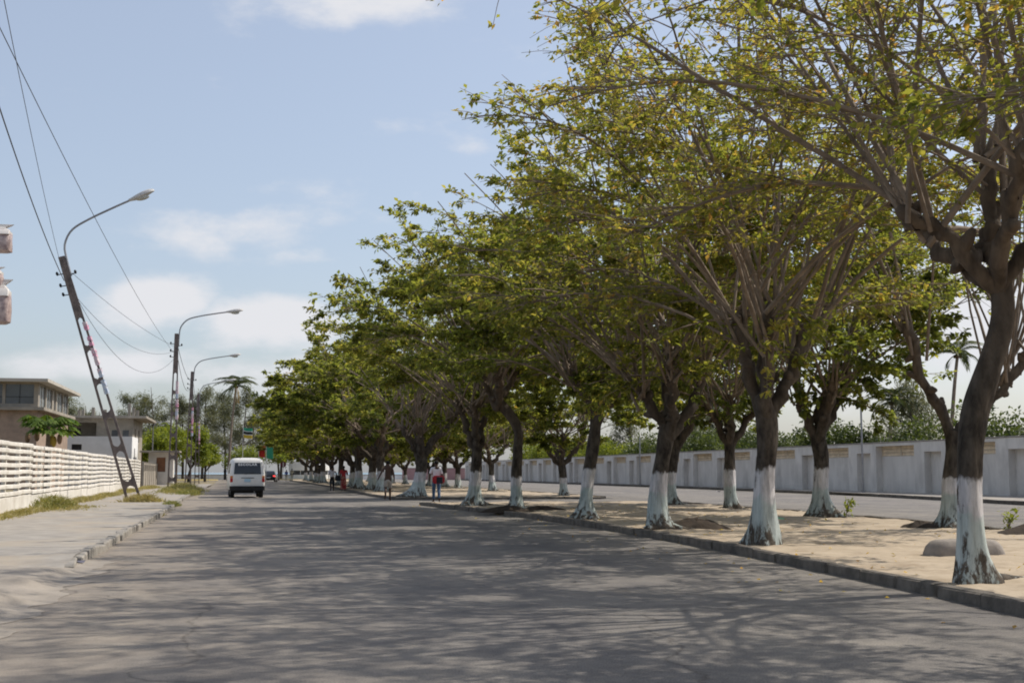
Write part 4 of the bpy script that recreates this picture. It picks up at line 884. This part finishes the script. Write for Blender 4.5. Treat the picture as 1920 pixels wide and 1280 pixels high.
def round_sign(x, y, h, r_, label, face, bar, rz=0):
    t = empty('round_sign', (x, y, 0), rz, label, 'road sign'); MB().tube([(0, .04, -.1), (0, .04, h)], .035, 6).build('post', M_STEEL, t, smooth=True)
    n = 28
    p = MB().rings([[(r_ * math.cos(2 * math.pi * i / n), yy, h + r_ * math.sin(2 * math.pi * i / n)) for i in range(n)] for yy in (0, .02)]).build('sign_plate', face, t)
    (MB().box(-r_ * .16, r_ * .16, -.004, -.002, h - r_ * .7, h + r_ * .7) if bar == 'v' else MB().box(-r_ * .7, r_ * .7, -.004, -.002, h - r_ * .17, h + r_ * .17)).build('sign_bar', M_FW, p)
round_sign(5.0, 190, 2.4, .42, 'small round dark red sign with a pale upright bar by the roundabout', mat('dark_red_sign', (.12, .03, .04), (.09, .02, .03)), 'v')
round_sign(-5.35, 182, 2.5, .45, 'round red sign with a white bar near the end of the left kerb', mat('red_sign', (.5, .04, .04), (.4, .03, .03)), 'h')

# ------------------------------------------------------------------ vehicles
def rrect(w, y0, y1, z, r, n=5, dy=0):
    pts = []
    for cx, cy, a0 in ((w - r, y1 - r, 0), (-(w - r), y1 - r, 90), (-(w - r), y0 + r, 180), (w - r, y0 + r, 270)):
        for i in range(n + 1): a = R(a0 + 90 * i / n); pts.append((cx + r * math.cos(a), cy + r * math.sin(a), z))
    return pts
def wheel(parent, x, y, r=.33, w=.2):
    def c(r0, r1, x0, x1, n=22): return [[(xx, rr * math.cos(2 * math.pi * i / n), rr * math.sin(2 * math.pi * i / n)) for i in range(n)] for xx, rr in ((x0, r0), (x0 + .03, r1), (x1 - .03, r1), (x1, r0))]
    t = MB().rings(c(r * .9, r, -w / 2, w / 2)).build('wheel', M_BLACK, parent, smooth=True, loc=(x, y, r))
    MB().rings(c(r * .5, r * .58, -w / 2 - .012, w / 2 + .012)).build('rim', M_RIM, t, smooth=True)
def van():
    v = empty('minibus', (-.02, 64.6, 0), R(2.6), 'white school minibus with ESCOLAR lettered across its rear window, driving away', 'van')
    sec = [(.36, .80, .06, 4.45, .12), (.42, .84, .02, 4.55, .14), (.75, .855, 0, 4.6, .16), (1.05, .855, .01, 4.5, .16), (1.18, .85, .03, 4.35, .16), (1.5, .81, .10, 4.0, .16), (1.78, .765, .17, 3.65, .17), (1.88, .72, .23, 3.5, .2), (1.945, .62, .36, 3.3, .25), (1.965, .4, .6, 3.0, .25)]
    ry = lambda z: np.interp(z, [s[0] for s in sec], [s[2] for s in sec]); hw = lambda z: np.interp(z, [s[0] for s in sec], [s[1] for s in sec])
    MB().rings([rrect(w, y0, y1, z, r) for z, w, y0, y1, r in sec]).build('body', M_VANW, v, smooth=True, angle=50)
    def rear_panel(name, x0, x1, z0, z1, m, off=.012, par=v, n=6, taper=0.0):
        P = [[((x0 + (x1 - x0) * j / n) * (1 - taper * i / n), ry(z0 + (z1 - z0) * i / n) - off, z0 + (z1 - z0) * i / n) for j in range(n + 1)] for i in range(n + 1)]
        Pb = [[(p[0], p[1] + .03, p[2]) for p in r] for r in P]; b = MB(); b.grid(P); b.grid([r[::-1] for r in Pb])
        return b.build(name, m, par, smooth=True)
    rw_ = rear_panel('rear_window', -.66, .66, 1.16, 1.72, M_GLASSD, taper=.07)
    rear_panel('tailgate_seam', -.67, .67, .43, .445, M_BLACK, .004); 
    # lettering as flat print on the glass
    cu = bpy.data.curves.new('letters', 'FONT'); cu.body = 'ESCOLAR'; cu.size = .145; cu.align_x = 'CENTER'; cu.space_character = 1.25; cu.extrude = .001; cu.offset = .006
    to = bpy.data.objects.new('tmp', cu); col.objects.link(to); dg = bpy.context.evaluated_depsgraph_get(); me = bpy.data.meshes.new_from_object(to.evaluated_get(dg)); bpy.data.objects.remove(to)
    me.transform(Matrix.Diagonal((1.25, 1, 1, 1)))
    le = link('lettering', me, M_LETTER, rw_); tilt = math.atan2(.07, .32); le.location = (0, ry(1.6) - .022, 1.585); le.rotation_euler = (math.pi / 2 - tilt, 0, 0)
    MB().tube([(-.2, ry(1.17) - .03, 1.17), (.05, ry(1.2) - .035, 1.19), (.32, ry(1.23) - .035, 1.23)], .01, 5).build('wiper', M_BLACK, rw_)
    rear_panel('handle_strip', -.30, .32, .965, .995, M_BLACK, .03)
    rear_panel('number_plate', -.15, .15, .78, .93, M_PLATE, .02)
    for s in (-1, 1):
        tl = MB().box(-.07, .07, -.03, .06, -.16, .03).build('tail_light', M_REDL, v, bevel=.012, loc=(s * .765, .03, .93)); MB().box(-.068, .068, -.028, .06, .035, .15).build('indicator', M_ORL, tl, bevel=.012)
        MB().rings([[(s * (hw(z) + .006), y, z) for y, z in ((.5, 1.2), (1.4, 1.2), (1.4, 1.68), (.55, 1.68))], [(s * (hw(z) - .03), y, z) for y, z in ((.5, 1.2), (1.4, 1.2), (1.4, 1.68), (.55, 1.68))]]).build('side_window', M_GLASSD, v)
        MB().rings([[(s * (hw(z) + .006), y, z) for y, z in ((1.5, 1.2), (3.0, 1.2), (3.0, 1.68), (1.5, 1.68))], [(s * (hw(z) - .03), y, z) for y, z in ((1.5, 1.2), (3.0, 1.2), (3.0, 1.68), (1.5, 1.68))]]).build('side_window', M_GLASSD, v)
        MB().ellipsoid((s * .98, 3.55, 1.3), (.08, .05, .13), 8, 6).build('mirror', M_BLACK, v, smooth=True)
        MB().ellipsoid((s * .6, 4.56, .78), (.16, .06, .1), 10, 6).build('headlight', M_LETTER, v, smooth=True)
        for y in (.72, 3.3): wheel(v, s * .70, y, .32, .2)
        MB().box(-.02, .02, -.0, .05, -.12, .12).build('mud_flap', M_BLACK, v, loc=(s * .7, .3, .35))
    MB().rings([rrect(.85, -.07, .35, z, .12) for z in (.36, .43, .55, .58)]).build('bumper', M_BLACK, v, smooth=True, angle=50)
    MB().box(-.62, .62, .2, 4.2, .24, .37).build('underbody', M_BLACK, v); MB().tube([(.35, -.02, .3), (.35, .5, .3)], .03, 8).build('exhaust', M_STEEL, v); 
    MB().rings([[(-.68, 4.18, 1.28), (.68, 4.18, 1.28), (.6, 3.76, 1.74), (-.6, 3.76, 1.74)], [(-.68, 4.30, 1.28), (.68, 4.30, 1.28), (.6, 3.80, 1.74), (-.6, 3.80, 1.74)]]).build('windscreen', M_GLASSD, v)
    MB().tube([(-.35, .36, 1.93), (-.35, .36, 1.99)], .015, 5).build('roof_stub', M_BLACK, v)
van()
def sedan():
    v = empty('black_car', (2.62, 169, 0), R(-6), 'black saloon car with lit red tail lights, driving ahead of the white minibus', 'car')
    MB().rings([rrect(w, y0, y1, z, r) for z, w, y0, y1, r in ((.22, .78, .06, 4.3, .15), (.3, .84, .0, 4.4, .2), (.6, .87, -.02, 4.4, .22), (.85, .85, .04, 4.2, .22), (.95, .80, .12, 3.2, .2), (.98, .7, .3, 3.0, .2))]).build('body', M_CARB, v, smooth=True, angle=50)
    MB().rings([rrect(w, y0, y1, z, r) for z, w, y0, y1, r in ((.95, .76, .5, 3.2, .2), (1.15, .70, .75, 2.8, .2), (1.36, .60, 1.15, 2.3, .2), (1.43, .5, 1.35, 2.1, .2), (1.44, .3, 1.5, 1.9, .1))]).build('cabin', M_CARB, v, smooth=True, angle=50)
    P = [[(x * w, y, z) for x in (-1, -.5, 0, .5, 1)] for z, w, y in ((1.0, .58, .52), (1.12, .55, .69), (1.3, .48, 1.0))]; MB().grid(P).build('rear_window', M_GLASSD, v, smooth=True)
    M_LIT = bpy.data.materials.new('lit_brake_light'); M_LIT.use_nodes = True; bs = M_LIT.node_tree.nodes['Principled BSDF']; bs.inputs['Base Color'].default_value = (.6, .03, .03, 1); bs.inputs['Emission Color'].default_value = (1, .06, .05, 1); bs.inputs['Emission Strength'].default_value = 1.6
    for s in (-1, 1):
        MB().box(-.15, .15, -.05, .1, -.1, .1).build('tail_light', M_LIT, v, bevel=.03, loc=(s * .68, .06, .76))
        for y in (.75, 3.35): wheel(v, s * .74, y, .31, .2)
        MB().ellipsoid((s * .92, 2.7, .98), (.09, .06, .07), 8, 6).build('mirror', M_CARB, v, smooth=True)
    MB().box(-.26, .26, -.045, -.02, .52, .64).build('number_plate', M_LETTER, v)
sedan()

# ------------------------------------------------------------------ people
M_SKIN = mat('dark_brown_skin', (.075, .04, .026), (.055, .03, .02), scale=8, rough=.55, coords='obj')
M_HAIR = mat('black_hair', (.012, .01, .01), (.008, .007, .007), rough=.9, coords='obj')
def skin_mesh(name, verts, edges, radii, sub=2):
    me = bpy.data.meshes.new(name); me.from_pydata(verts, edges, []); o = bpy.data.objects.new('tmp', me); col.objects.link(o)
    o.modifiers.new('s', 'SKIN').use_smooth_shade = True
    for i, r in enumerate(radii):
        sv = me.skin_vertices[0].data[i]; sv.radius = r if isinstance(r, tuple) else (r, r); sv.use_root = i == 0
    ss = o.modifiers.new('u', 'SUBSURF'); ss.levels = sub; ss.render_levels = sub
    dg = bpy.context.evaluated_depsgraph_get(); dg.update(); out = bpy.data.meshes.new_from_object(o.evaluated_get(dg)); bpy.data.objects.remove(o); out.name = name; return out
def person(loc, rz, label, stride, arms, h=1.74, top=None, top_len='short', bottom=None, bottom_kind='trousers', hat=None, bag=None):
    """local frame: facing +y, x to the figure's right; stride = (right foot y, left foot y, right lift, left lift); arms = per side (elbow, hand) offsets"""
    k = h / 1.74; pr = empty('person', loc, rz, label, 'person'); V = []; E = []; Rr = []
    def vt(p, r, par=None):
        V.append((p[0] * k, p[1] * k, p[2] * k)); Rr.append(tuple(x * k for x in r) if isinstance(r, tuple) else r * k)
        if par is not None: E.append((par, len(V) - 1))
        return len(V) - 1
    pel = vt((0, 0, .93), (.15, .11)); wa = vt((0, .0, 1.08), (.125, .095), pel); ch = vt((0, .01, 1.27), (.155, .11), wa); sh = vt((0, 0, 1.42), (.125, .085), ch); nk = vt((0, .01, 1.50), .055, sh); hd0 = vt((0, .02, 1.57), (.075, .085), nk); hd1 = vt((0, .02, 1.65), (.078, .095), hd0); vt((0, .01, 1.72), (.05, .06), hd1)
    J = {}; fingers = MB()
    for s, nm, (fy, lift) in ((1, 'R', (stride[0], stride[2])), (-1, 'L', (stride[1], stride[3]))):
        hip = vt((s * .095, 0, .86), (.088, .09), pel); kn = vt((s * .105, fy * .5 + .05 + lift * .3, .49 + lift * .35), (.058, .062), hip); cf = vt((s * .105, fy * .72 - .01, .33 + lift * .8), (.05, .056), kn); an = vt((s * .105, fy - .03, .09 + lift), (.036, .04), cf); to = vt((s * .12, fy + .06, .035 + lift * .7), (.042, .03), an); vt((s * .125, fy + .15, .025 + lift * .3), (.036, .022), to)
        J['leg' + nm] = [V[hip], V[kn], V[cf], V[an]]
        e, hnd = arms[0 if s > 0 else 1]; shd = vt((s * .19, 0, 1.40), .058, sh); el = vt((s * (.19 + e[0]), e[1], 1.40 + e[2]), .042, shd); wr = vt((s * (.19 + hnd[0]), hnd[1], 1.40 + hnd[2]), .028, el)
        ev = np.array(V[el]); wv = np.array(V[wr]); d = unit(wv - ev); pm_ = vt(tuple((wv + d * .05 * k) / k), (.034, .022), wr)
        J['arm' + nm] = [V[shd], V[el], V[wr]]; side = unit(np.cross(d, [1, 0, 0])); pv = wv + d * .07 * k
        for f, (off, ln) in enumerate(((-.027, .065), (-.009, .078), (.009, .074), (.026, .058))): b0 = pv + side * off * k; fingers.tube([b0, b0 + d * ln * .55 * k, b0 + (d * ln + np.array([0, .02, 0])) * k], [.009 * k, .0085 * k, .006 * k], 5)
        b0 = wv + d * .02 * k + side * .03 * k; fingers.tube([b0, b0 + (d * .03 + side * .025) * k, b0 + (d * .06 + side * .03) * k], [.011 * k, .01 * k, .007 * k], 5)
    me = skin_mesh('body', V, E, Rr)
    for s in (-1, 1): fingers.ellipsoid((s * .083 * k, .015 * k, 1.62 * k), (.014 * k, .028 * k, .035 * k), 6, 5); fingers.ellipsoid((s * .03 * k, .105 * k, 1.635 * k), (.012 * k, .01 * k, .008 * k), 6, 4)
    fingers.ellipsoid((0, .118 * k, 1.61 * k), (.016 * k, .02 * k, .026 * k), 6, 5); fingers.ellipsoid((0, .104 * k, 1.565 * k), (.028 * k, .012 * k, .01 * k), 6, 4)
    bm = bmesh.new(); bm.from_mesh(me); fm = fingers.mesh('f', smooth=True); bm.from_mesh(fm); bm.to_mesh(me); bm.free()
    for p in me.polygons: p.use_smooth = True
    me.materials.clear(); link('body', me, M_SKIN, pr)
    MB().ellipsoid((0, .0, 1.665 * k), (.092 * k, .108 * k, .085 * k), 14, 8).build('hair', M_HAIR, pr, smooth=True)
    if top:
        v = [(0, 0, .95 * k), (0, 0, 1.08 * k), (0, .01 * k, 1.27 * k), (0, 0, 1.42 * k), (0, .005 * k, 1.475 * k)]; e = [(0, 1), (1, 2), (2, 3), (3, 4)]; r = [(.165 * k, .13 * k), (.15 * k, .118 * k), (.172 * k, .128 * k), (.14 * k, .1 * k), (.07 * k, .07 * k)]
        for nm in 'RL':
            a, b_, c = [np.array(x) for x in J['arm' + nm]]; end = a + (b_ - a) * (.85 if top_len == 'short' else 1); v += [tuple(a), tuple(end)]; e += [(3, len(v) - 2), (len(v) - 2, len(v) - 1)]; r += [.072 * k, .062 * k]
        m_ = skin_mesh('shirt', v, e, r); m_.materials.clear(); link('shirt', m_, top, pr)
    if bottom:
        if bottom_kind in ('trousers', 'shorts', 'capri'):
            v = [(0, 0, 1.0 * k), (0, 0, .9 * k)]; e = [(0, 1)]; r = [(.155 * k, .122 * k), (.165 * k, .13 * k)]
            for nm in 'RL':
                hp, kn, cf, an = [np.array(x) for x in J['leg' + nm]]
                pts = {'trousers': [hp, kn, cf, an + [0, 0, .02]], 'shorts': [hp, kn + (hp - kn) * .08], 'capri': [hp, kn, cf]}[bottom_kind]; rr = {'trousers': [.105, .078, .068, .06], 'shorts': [.11, .1], 'capri': [.105, .078, .068]}[bottom_kind]; prev = 1
                for p, q in zip(pts, rr): v.append(tuple(p)); r.append(q * k); e.append((prev, len(v) - 1)); prev = len(v) - 1
            m_ = skin_mesh(bottom_kind, v, e, r); m_.materials.clear(); link(bottom_kind if bottom_kind != 'capri' else 'trousers', m_, bottom, pr)
        else:
            n = 20; MB().rings([[((w + .012 * math.sin(5 * a)) * k * math.cos(a), (dd + .012 * math.sin(5 * a)) * k * math.sin(a) + yo, z * k) for a in [2 * math.pi * i / n for i in range(n)]] for z, w, dd, yo in ((.12, .21, .2, .02), (.4, .2, .18, .01), (.75, .185, .15, 0), (.95, .17, .135, 0), (1.05, .14, .11, 0))]).build('skirt', bottom, pr, smooth=True)
    return pr
DOWN = ((.05, -.04, -.29), (.04, .04, -.53))
M_SHORT = mat('beige_cloth', (.36, .33, .29), (.28, .25, .22), scale=6, coords='obj'); M_SHIRT = mat('white_cloth', (.68, .66, .70), (.58, .56, .6), scale=5, coords='obj'); M_JEAN = mat('blue_denim', (.065, .12, .21), (.045, .08, .15), scale=9, coords='obj')
M_REDC = mat('red_cloth', (.42, .035, .045), (.3, .02, .03), scale=6, coords='obj'); M_DARKC = mat('dark_cloth', (.02, .024, .035), (.015, .016, .022), scale=6, coords='obj'); M_PATT = mat('red_patterned_cloth', (.36, .22, .16), (.25, .025, .03), scale=11, coords='obj', lo=.52, hi=.58); M_BLUEC = mat('blue_cloth', (.08, .12, .4), (.06, .09, .3), coords='obj'); M_PALEC = mat('pale_cloth', (.42, .4, .3), (.33, .31, .24), coords='obj')
person((6.1, 57.2, .0), R(-4), 'shirtless person in beige shorts walking barefoot away along the road by the kerb', (.12, -.22, 0, .12), (((.07, -.04, -.28), (.09, .05, -.52)), ((.13, -.12, -.24), (.24, -.1, -.46))), 1.76, None, None, M_SHORT, 'shorts')
pb = person((7.8, 53.9, .0), R(-5), 'person in white shirt and jeans walking away with a red shoulder bag', (-.2, .16, .04, 0), (DOWN, ((.09, -.03, -.28), (.1, .03, -.5))), 1.74, M_SHIRT, 'short', M_JEAN, 'trousers')
bg_ = empty('shoulder_bag', (7.87, 53.68, .78), R(-5), 'red shoulder bag with black front panel carried at the back of the white-shirted person', 'bag')
MB().box(-.27, .25, -.09, .07, 0, .33).build('bag_body', M_REDC, bg_, bevel=.05, segs=2, smooth=True, angle=70); MB().box(-.1, .16, -.115, -.085, .01, .28).build('front_panel', M_DARKC, bg_, bevel=.02)
MB().tube(resample([(.22, -.0, .3), (.15, -.0, .55), (.10, .08, .72), (.02, .2, .72), (-.12, .3, .5)], 14), .014, 5).build('strap', M_DARKC, bg_)
person((5.55, 87.2, .0), R(3), 'person in white top and dark knee-length trousers walking away carrying a dark bag', (.1, -.16, 0, .06), (((.12, 0, -.26), (.2, .02, -.46)), DOWN), 1.66, M_SHIRT, 'short', M_DARKC, 'capri')
db = empty('carrier_bag', (5.92, 87.05, .68), R(3), 'dark shopping bag held beside the person in dark knee-length trousers', 'bag')
MB().rings([rrect(w, -d, d, z, .05) for z, w, d in ((0, .16, .06), (.06, .2, .09), (.28, .19, .07), (.36, .15, .03))]).build('bag_body', M_DARKC, db, smooth=True); MB().tube(resample([(-.1, 0, .35), (-.06, 0, .5), (.04, 0, .5), (.08, 0, .35)], 9), .012, 5).build('handle', M_DARKC, db)
person((6.3, 87.0, .0), R(2), 'person in red top and long red patterned wrap skirt walking along the kerb', (.08, -.06, 0, 0), (((.1, .06, -.26), (.02, .2, -.2)), DOWN), 1.68, M_REDC, 'short', M_PATT, 'skirt')
person((5.3, 184, .0), R(190), 'small distant person in blue top by the roundabout', (.06, -.06, 0, 0), (DOWN, DOWN), 1.6, M_BLUEC, 'short', M_PALEC, 'trousers')
person((6.0, 182, .0), R(10), 'distant person in pale clothes walking toward the roundabout', (.14, -.14, 0, 0), (DOWN, DOWN), 1.74, M_PALEC, 'short', M_PALEC, 'trousers')

# ------------------------------------------------------------------ small things
# rounded concrete block on the sand
b = MB(); n = 20
def slab(w, d, z): return rrect(w, -d, d, z, min(w, d) * .9, 5)
cb = b.rings([slab(.60, .24, -.05), slab(.585, .235, .03), slab(.55, .215, .12), slab(.48, .18, .19), slab(.40, .13, .215)]).build('concrete_block', mat('weathered_grey_concrete', (.30, .265, .235), (.22, .195, .175), scale=5, bump=.3, coords='obj'), smooth=True, angle=70, loc=(9.85, 16.5, .10))
tag(cb, 'rounded grey concrete block lying on the sand behind the leaning tree', 'block')
# grass and weeds
def tuft(name, loc, rx, ry, n, h, seed, label, cat='weeds', m=M_GRASS, t0=.45, kind=None):
    rng = np.random.default_rng(seed); C = np.stack([rng.normal(0, rx * .5, n), rng.normal(0, ry * .5, n), np.full(n, -.02)], 1); D = np.stack([rng.normal(0, .45, n), rng.normal(0, .45, n), np.ones(n)], 1); hh = h * rng.uniform(.35, 1.2, n) * np.exp(-((C[:, 0] / rx) ** 2 + (C[:, 1] / ry) ** 2) * .6); D = unit(D); S = unit(np.cross(D, rng.normal(0, 1, (n, 3)))); w = .012 + .01 * h
    mid = C + D * hh[:, None] * .55; tip = C + (D + np.stack([rng.normal(0, .3, n), rng.normal(0, .3, n), -.2 * np.ones(n)], 1)) * hh[:, None]
    V = np.stack([C - S * w, C + S * w, mid + S * w * .8, mid - S * w * .8, tip], 1).reshape(-1, 3); i = np.arange(n) * 5; Q = np.stack([i, i + 1, i + 2, i + 3], 1); T = np.stack([i + 3, i + 2, i + 4], 1)
    o = link(name, mesh_np(name, V, Q, T, False, np.tile(rng.normal(t0, .2, n), 2)), m, None, loc); tag(o, label, cat, None, kind); return o
tuft('weed_clump', (-3.95, 51.5, .1), .75, .6, 900, .55, 1, 'scruffy brown weed clump round the foot of the leaning lamp post', t0=.75)
tuft('weed_clump', (-3.9, 80, .1), 1.0, 8.0, 3200, .75, 2, 'overgrown weed strip on the kerb round the upright lamp post', t0=.45)
tuft('weed_clump', (-3.1, 71, .08), .6, 3.5, 1100, .45, 3, 'bright green grass spilling over the kerb before the upright lamp post', t0=.2)
tuft('weed_clump', (-2.7, 48, .06), .3, 1.3, 500, .3, 4, 'dark weed growing in a gap of the kerb', t0=.2)
tuft('weed_clump', (-2.5, 38.5, .02), .2, 1.0, 140, .12, 14, 'few short blades in the gutter beside the kerb stones', t0=.5)
gr = []
for k, (x, y, rx, ry, n, h) in enumerate(((-6.1, 38, .35, 4, 2200, .22), (-6.1, 43.5, .5, 2.8, 1300, .6), (-5.6, 43, 1.0, 4, 1800, .12), (-6.4, 54, .4, 4.5, 1800, .3), (-6.6, 64, .4, 6, 1700, .3), (-6.8, 77, .45, 6, 1800, .35), (-6.0, 34, .4, 3, 900, .16), (-6.9, 95, .6, 8, 1600, .35))):
    gr.append(tuft('verge_grass', (x, y, .115), rx, ry, n, h, 20 + k, 'dry yellowing grass growing along the foot of the slatted fence', 'grass', t0=.6 if k != 1 else .3, kind='stuff'))
def leafy_plant(loc, seed, label, h=.4, n=60):
    rng = np.random.default_rng(seed); r = empty('leafy_weed', loc, 0, label, 'plant'); g = Geo(); C = []; D = []
    for s in range(5):
        a = rng.uniform(0, 6.28); q = bez(np.zeros(3), np.array([0, 0, h * .6]), np.array([math.cos(a) * h * .5, math.sin(a) * h * .5, h * rng.uniform(.7, 1.1)]), 6); g.tube(q, np.linspace(.01, .004, 6), 4)
        for k in range(n // 5): C.append(q[rng.integers(2, 6)] + rng.normal(0, .04, 3)); D.append(rng.normal(0, 1, 3))
    link('stems', g.mesh('stems'), M_TWIG, r); link('leaves', leaves_mesh('leaves', np.array(C), np.array(D), .12, rng, rng.uniform(.3, 1, len(C)), .6), M_LIME, r)
leafy_plant((15.2, 31.0, .1), 5, 'small yellow-green plant sprouting at the foot of a whitewashed tree'); leafy_plant((14.6, 22.8, .1), 6, 'small yellow-leaved plant at the sandy edge of the second carriageway', .4, 40)
# dark soil humps and loose roots by the trunks
M_HUMP = mat('dark_root_soil', (.06, .044, .032), (.03, .023, .018), scale=6, bump=.8, bscale=18, rough=1, coords='obj')
def hump(loc, rx, ry, h, seed, label):
    rr = random.Random(seed); P = []; n = 22
    for i in range(7):
        s = i / 6; P.append([((rx * s * (1 + .22 * wnoise(math.cos(a) * 2 + seed, math.sin(a) * 2))) * math.cos(a), (ry * s * (1 + .22 * wnoise(math.cos(a) * 2 + seed, math.sin(a) * 2))) * math.sin(a), h * (1 - s * s) * (1 + .35 * wnoise(i + seed, a * 3)) - .03 * s) for a in [2 * math.pi * j / n for j in range(n)]])
    b = MB().rings(P[::-1]); o = b.build('soil_hump', M_HUMP, smooth=True, angle=80, loc=loc); tag(o, label, 'soil mound')
hump((8.95, 25.1, .1), .85, .45, .2, 1, 'dark hump of root soil beside the leaning whitewashed tree')
hump((7.55, 37.4, .1), .8, .5, .16, 2, 'dark soil mound at the foot of the crooked whitewashed tree')
hump((8.8, 38.3, .1), .9, .5, .13, 3, 'second dark soil mound on the sand side of the crooked tree')
hump((14.9, 22.2, .1), 1.1, .5, .17, 4, 'dark heap of roots by the edge of the second carriageway')
hump((13.6, 24.4, .1), .5, .4, .14, 5, 'small dark root heap beside the bare-limbed tree')
# fallen leaves, scraps of litter
rl = random.Random(8)
for k, (x, y, z, c, lab) in enumerate(((12.2, 28.5, .13, (.25, .5, .3), 'crumpled green plastic scrap lying on the sand'), (24, 62, .006, (.6, .6, .62), 'white paper scrap on the second carriageway'), (-2.3, 18.6, .0, (.12, .12, .16), 'dark crumpled scrap lying in the gutter'), (29.5, 78, .0, (.55, .56, .6), 'pale plastic scrap by the far kerb'))):
    P = [[(i * .09 - .14 + rl.uniform(-.02, .02), j * .09 - .14 + rl.uniform(-.02, .02), .03 + rl.uniform(-.025, .05)) for j in range(4)] for i in range(4)]
    tag(MB().grid(P).build('litter_scrap', mat('litter_%s' % lab.split()[1], c, tuple(q * .8 for q in c), coords='obj'), loc=(x, y, z)), lab, 'litter')
rng = np.random.default_rng(4); n = 520; C = np.stack([rng.uniform(5.5, 14, n), rng.uniform(9, 49, n), np.zeros(n)], 1)
C[:, 2] = [sandf(x, y) + .012 if x > lerp_tab(I1L, y) + .1 and y < 49.4 else .008 for x, y in C[:, :2]]
D = np.stack([rng.normal(0, 1, n), rng.normal(0, 1, n), np.zeros(n)], 1)
fl = link('fallen_leaves', leaves_mesh('fallen_leaves', C, D, .06, rng, rng.uniform(.8, 1, n), .6), M_LEAF); tag(fl, 'yellow and brown fallen leaves scattered on the sand', 'leaves', None, 'stuff')
# papaya tree behind the fence
pp = empty('papaya_tree', (-7.25, 49.5, 0), 0, 'papaya tree with drooping leaves and hanging fruit behind the slatted fence', 'tree')
rng = np.random.default_rng(12); top = np.array([.05, 0, 2.95]); g = Geo(); g.tube(resample([(0, 0, -.1), (.03, 0, 1.3), top], 8), np.linspace(.11, .07, 8), 8); link('trunk', g.mesh('trunk'), M_TWIG, pp)
for i in range(30):
    a = i * 2.4; el = rng.uniform(-.35, 1.1); L_ = rng.uniform(.4, .8); tip = top + np.array([math.cos(a) * L_, math.sin(a) * L_, L_ * el * .6]); V, Q = tube(bez(top, (top + tip) / 2 + [0, 0, .12], tip, 6), np.linspace(.018, .01, 6), 4); C = []; D = []
    for f in range(9): t = a + (f - 4) * .42; C.append(tip); D.append(np.array([math.cos(t), math.sin(t), -.55 + .1 * rng.normal()]))
    C = np.array(C); D = unit(np.array(D)); S = unit(np.cross(D, [0, 0, 1])); Ln = np.array([.3, .38, .45, .5, .52, .5, .45, .38, .3])[:, None] * .95
    V2 = np.stack([C, C + D * Ln * .55 + S * .085, C + D * Ln + [0, 0, -.05], C + D * Ln * .55 - S * .085], 1).reshape(-1, 3); link('leaf', mesh_np('leaf', np.concatenate([V, V2]), np.concatenate([Q, np.arange(36).reshape(-1, 4) + len(V)]), None, False, np.full(len(Q) + 9, rng.uniform(.1, .9))), M_PAPAYA, pp)
fm = [mat('papaya_ripe', (.42, .27, .04), (.3, .22, .04), scale=5, coords='obj'), mat('papaya_brown', (.2, .13, .07), (.13, .08, .05), scale=5, coords='obj')]
for k, (x, y, z, m) in enumerate(((.32, -.45, 2.36, 0), (.52, -.5, 2.46, 1), (-.28, -.4, 2.56, 1), (-.62, -.3, 2.51, 1), (.1, .3, 2.46, 0))):
    MB().ellipsoid((x, y, z), (.095, .095, .2), 10, 8).build('fruit', fm[m], pp, smooth=True)
# vendor's rack with bags of nuts at the roadside
vr = empty('vendor_rack', (-2.6, 11, .03), 0, 'wooden pole rack for hanging nut bags at the roadside', 'rack')
MB().tube([(0, 0, -.1), (0, 0, 3.5)], .035, 8).build('upright', M_DARKWOOD, vr, smooth=True)
for z in (3.42, 3.12, 2.98): MB().tube([(-.5, 0, z), (.47, 0, z)], .018, 6).build('crossbar', M_DARKWOOD, vr)
M_NUT = mat('nuts_in_plastic', (.55, .44, .41), (.27, .19, .19), scale=30, rough=.35, spec=.5, coords='obj'); M_PLAS = mat('white_plastic', (.7, .67, .64), (.55, .52, .5), scale=9, rough=.4, coords='obj')
def nut_bag(x, z, w, h, lab, sd):
    b = empty('nut_bag', (x, 11, z), 0, lab, 'bag', 'bags of nuts hanging on the rack'); rr = random.Random(sd)
    rings = []
    for t, ws, d in ((0, .82, .3), (.06, 1, .55), (.4, 1.03, .65), (.8, .98, .5), (1, .85, .35)):
        rings.append([(p[0] + rr.uniform(-.008, .008), p[1], p[2]) for p in rrect(w * ws / 2, -d * w / 2, d * w / 2, t * h, .3 * d * w / 2 + .012, 3)])
    MB().rings(rings).build('filled_pouch', M_NUT, b, smooth=True)
    MB().rings([[(p[0] + (t * .02), p[1], p[2]) for p in rrect(w * ws / 2, -d * w / 2, d * w / 2, h * (.93 + t * .3), .01, 3)] for t, ws, d in ((-.6, 1.06, .62), (-.1, 1.0, .5), (.2, .8, .35), (.5, .62, .2), (.8, .85, .16), (1, .98, .1))]).build('tied_neck', M_PLAS, b, smooth=True)
    return b
nut_bag(-2.085, 3.04, .28, .19, 'short bag of brown nuts hanging highest on the vendor rack', 1)
nut_bag(-2.12, 2.76, .24, .13, 'small pale bag of nuts hanging between the two others on the vendor rack', 2)
nut_bag(-2.07, 2.45, .27, .30, 'tall dark bag of nuts hanging lowest on the vendor rack', 3)
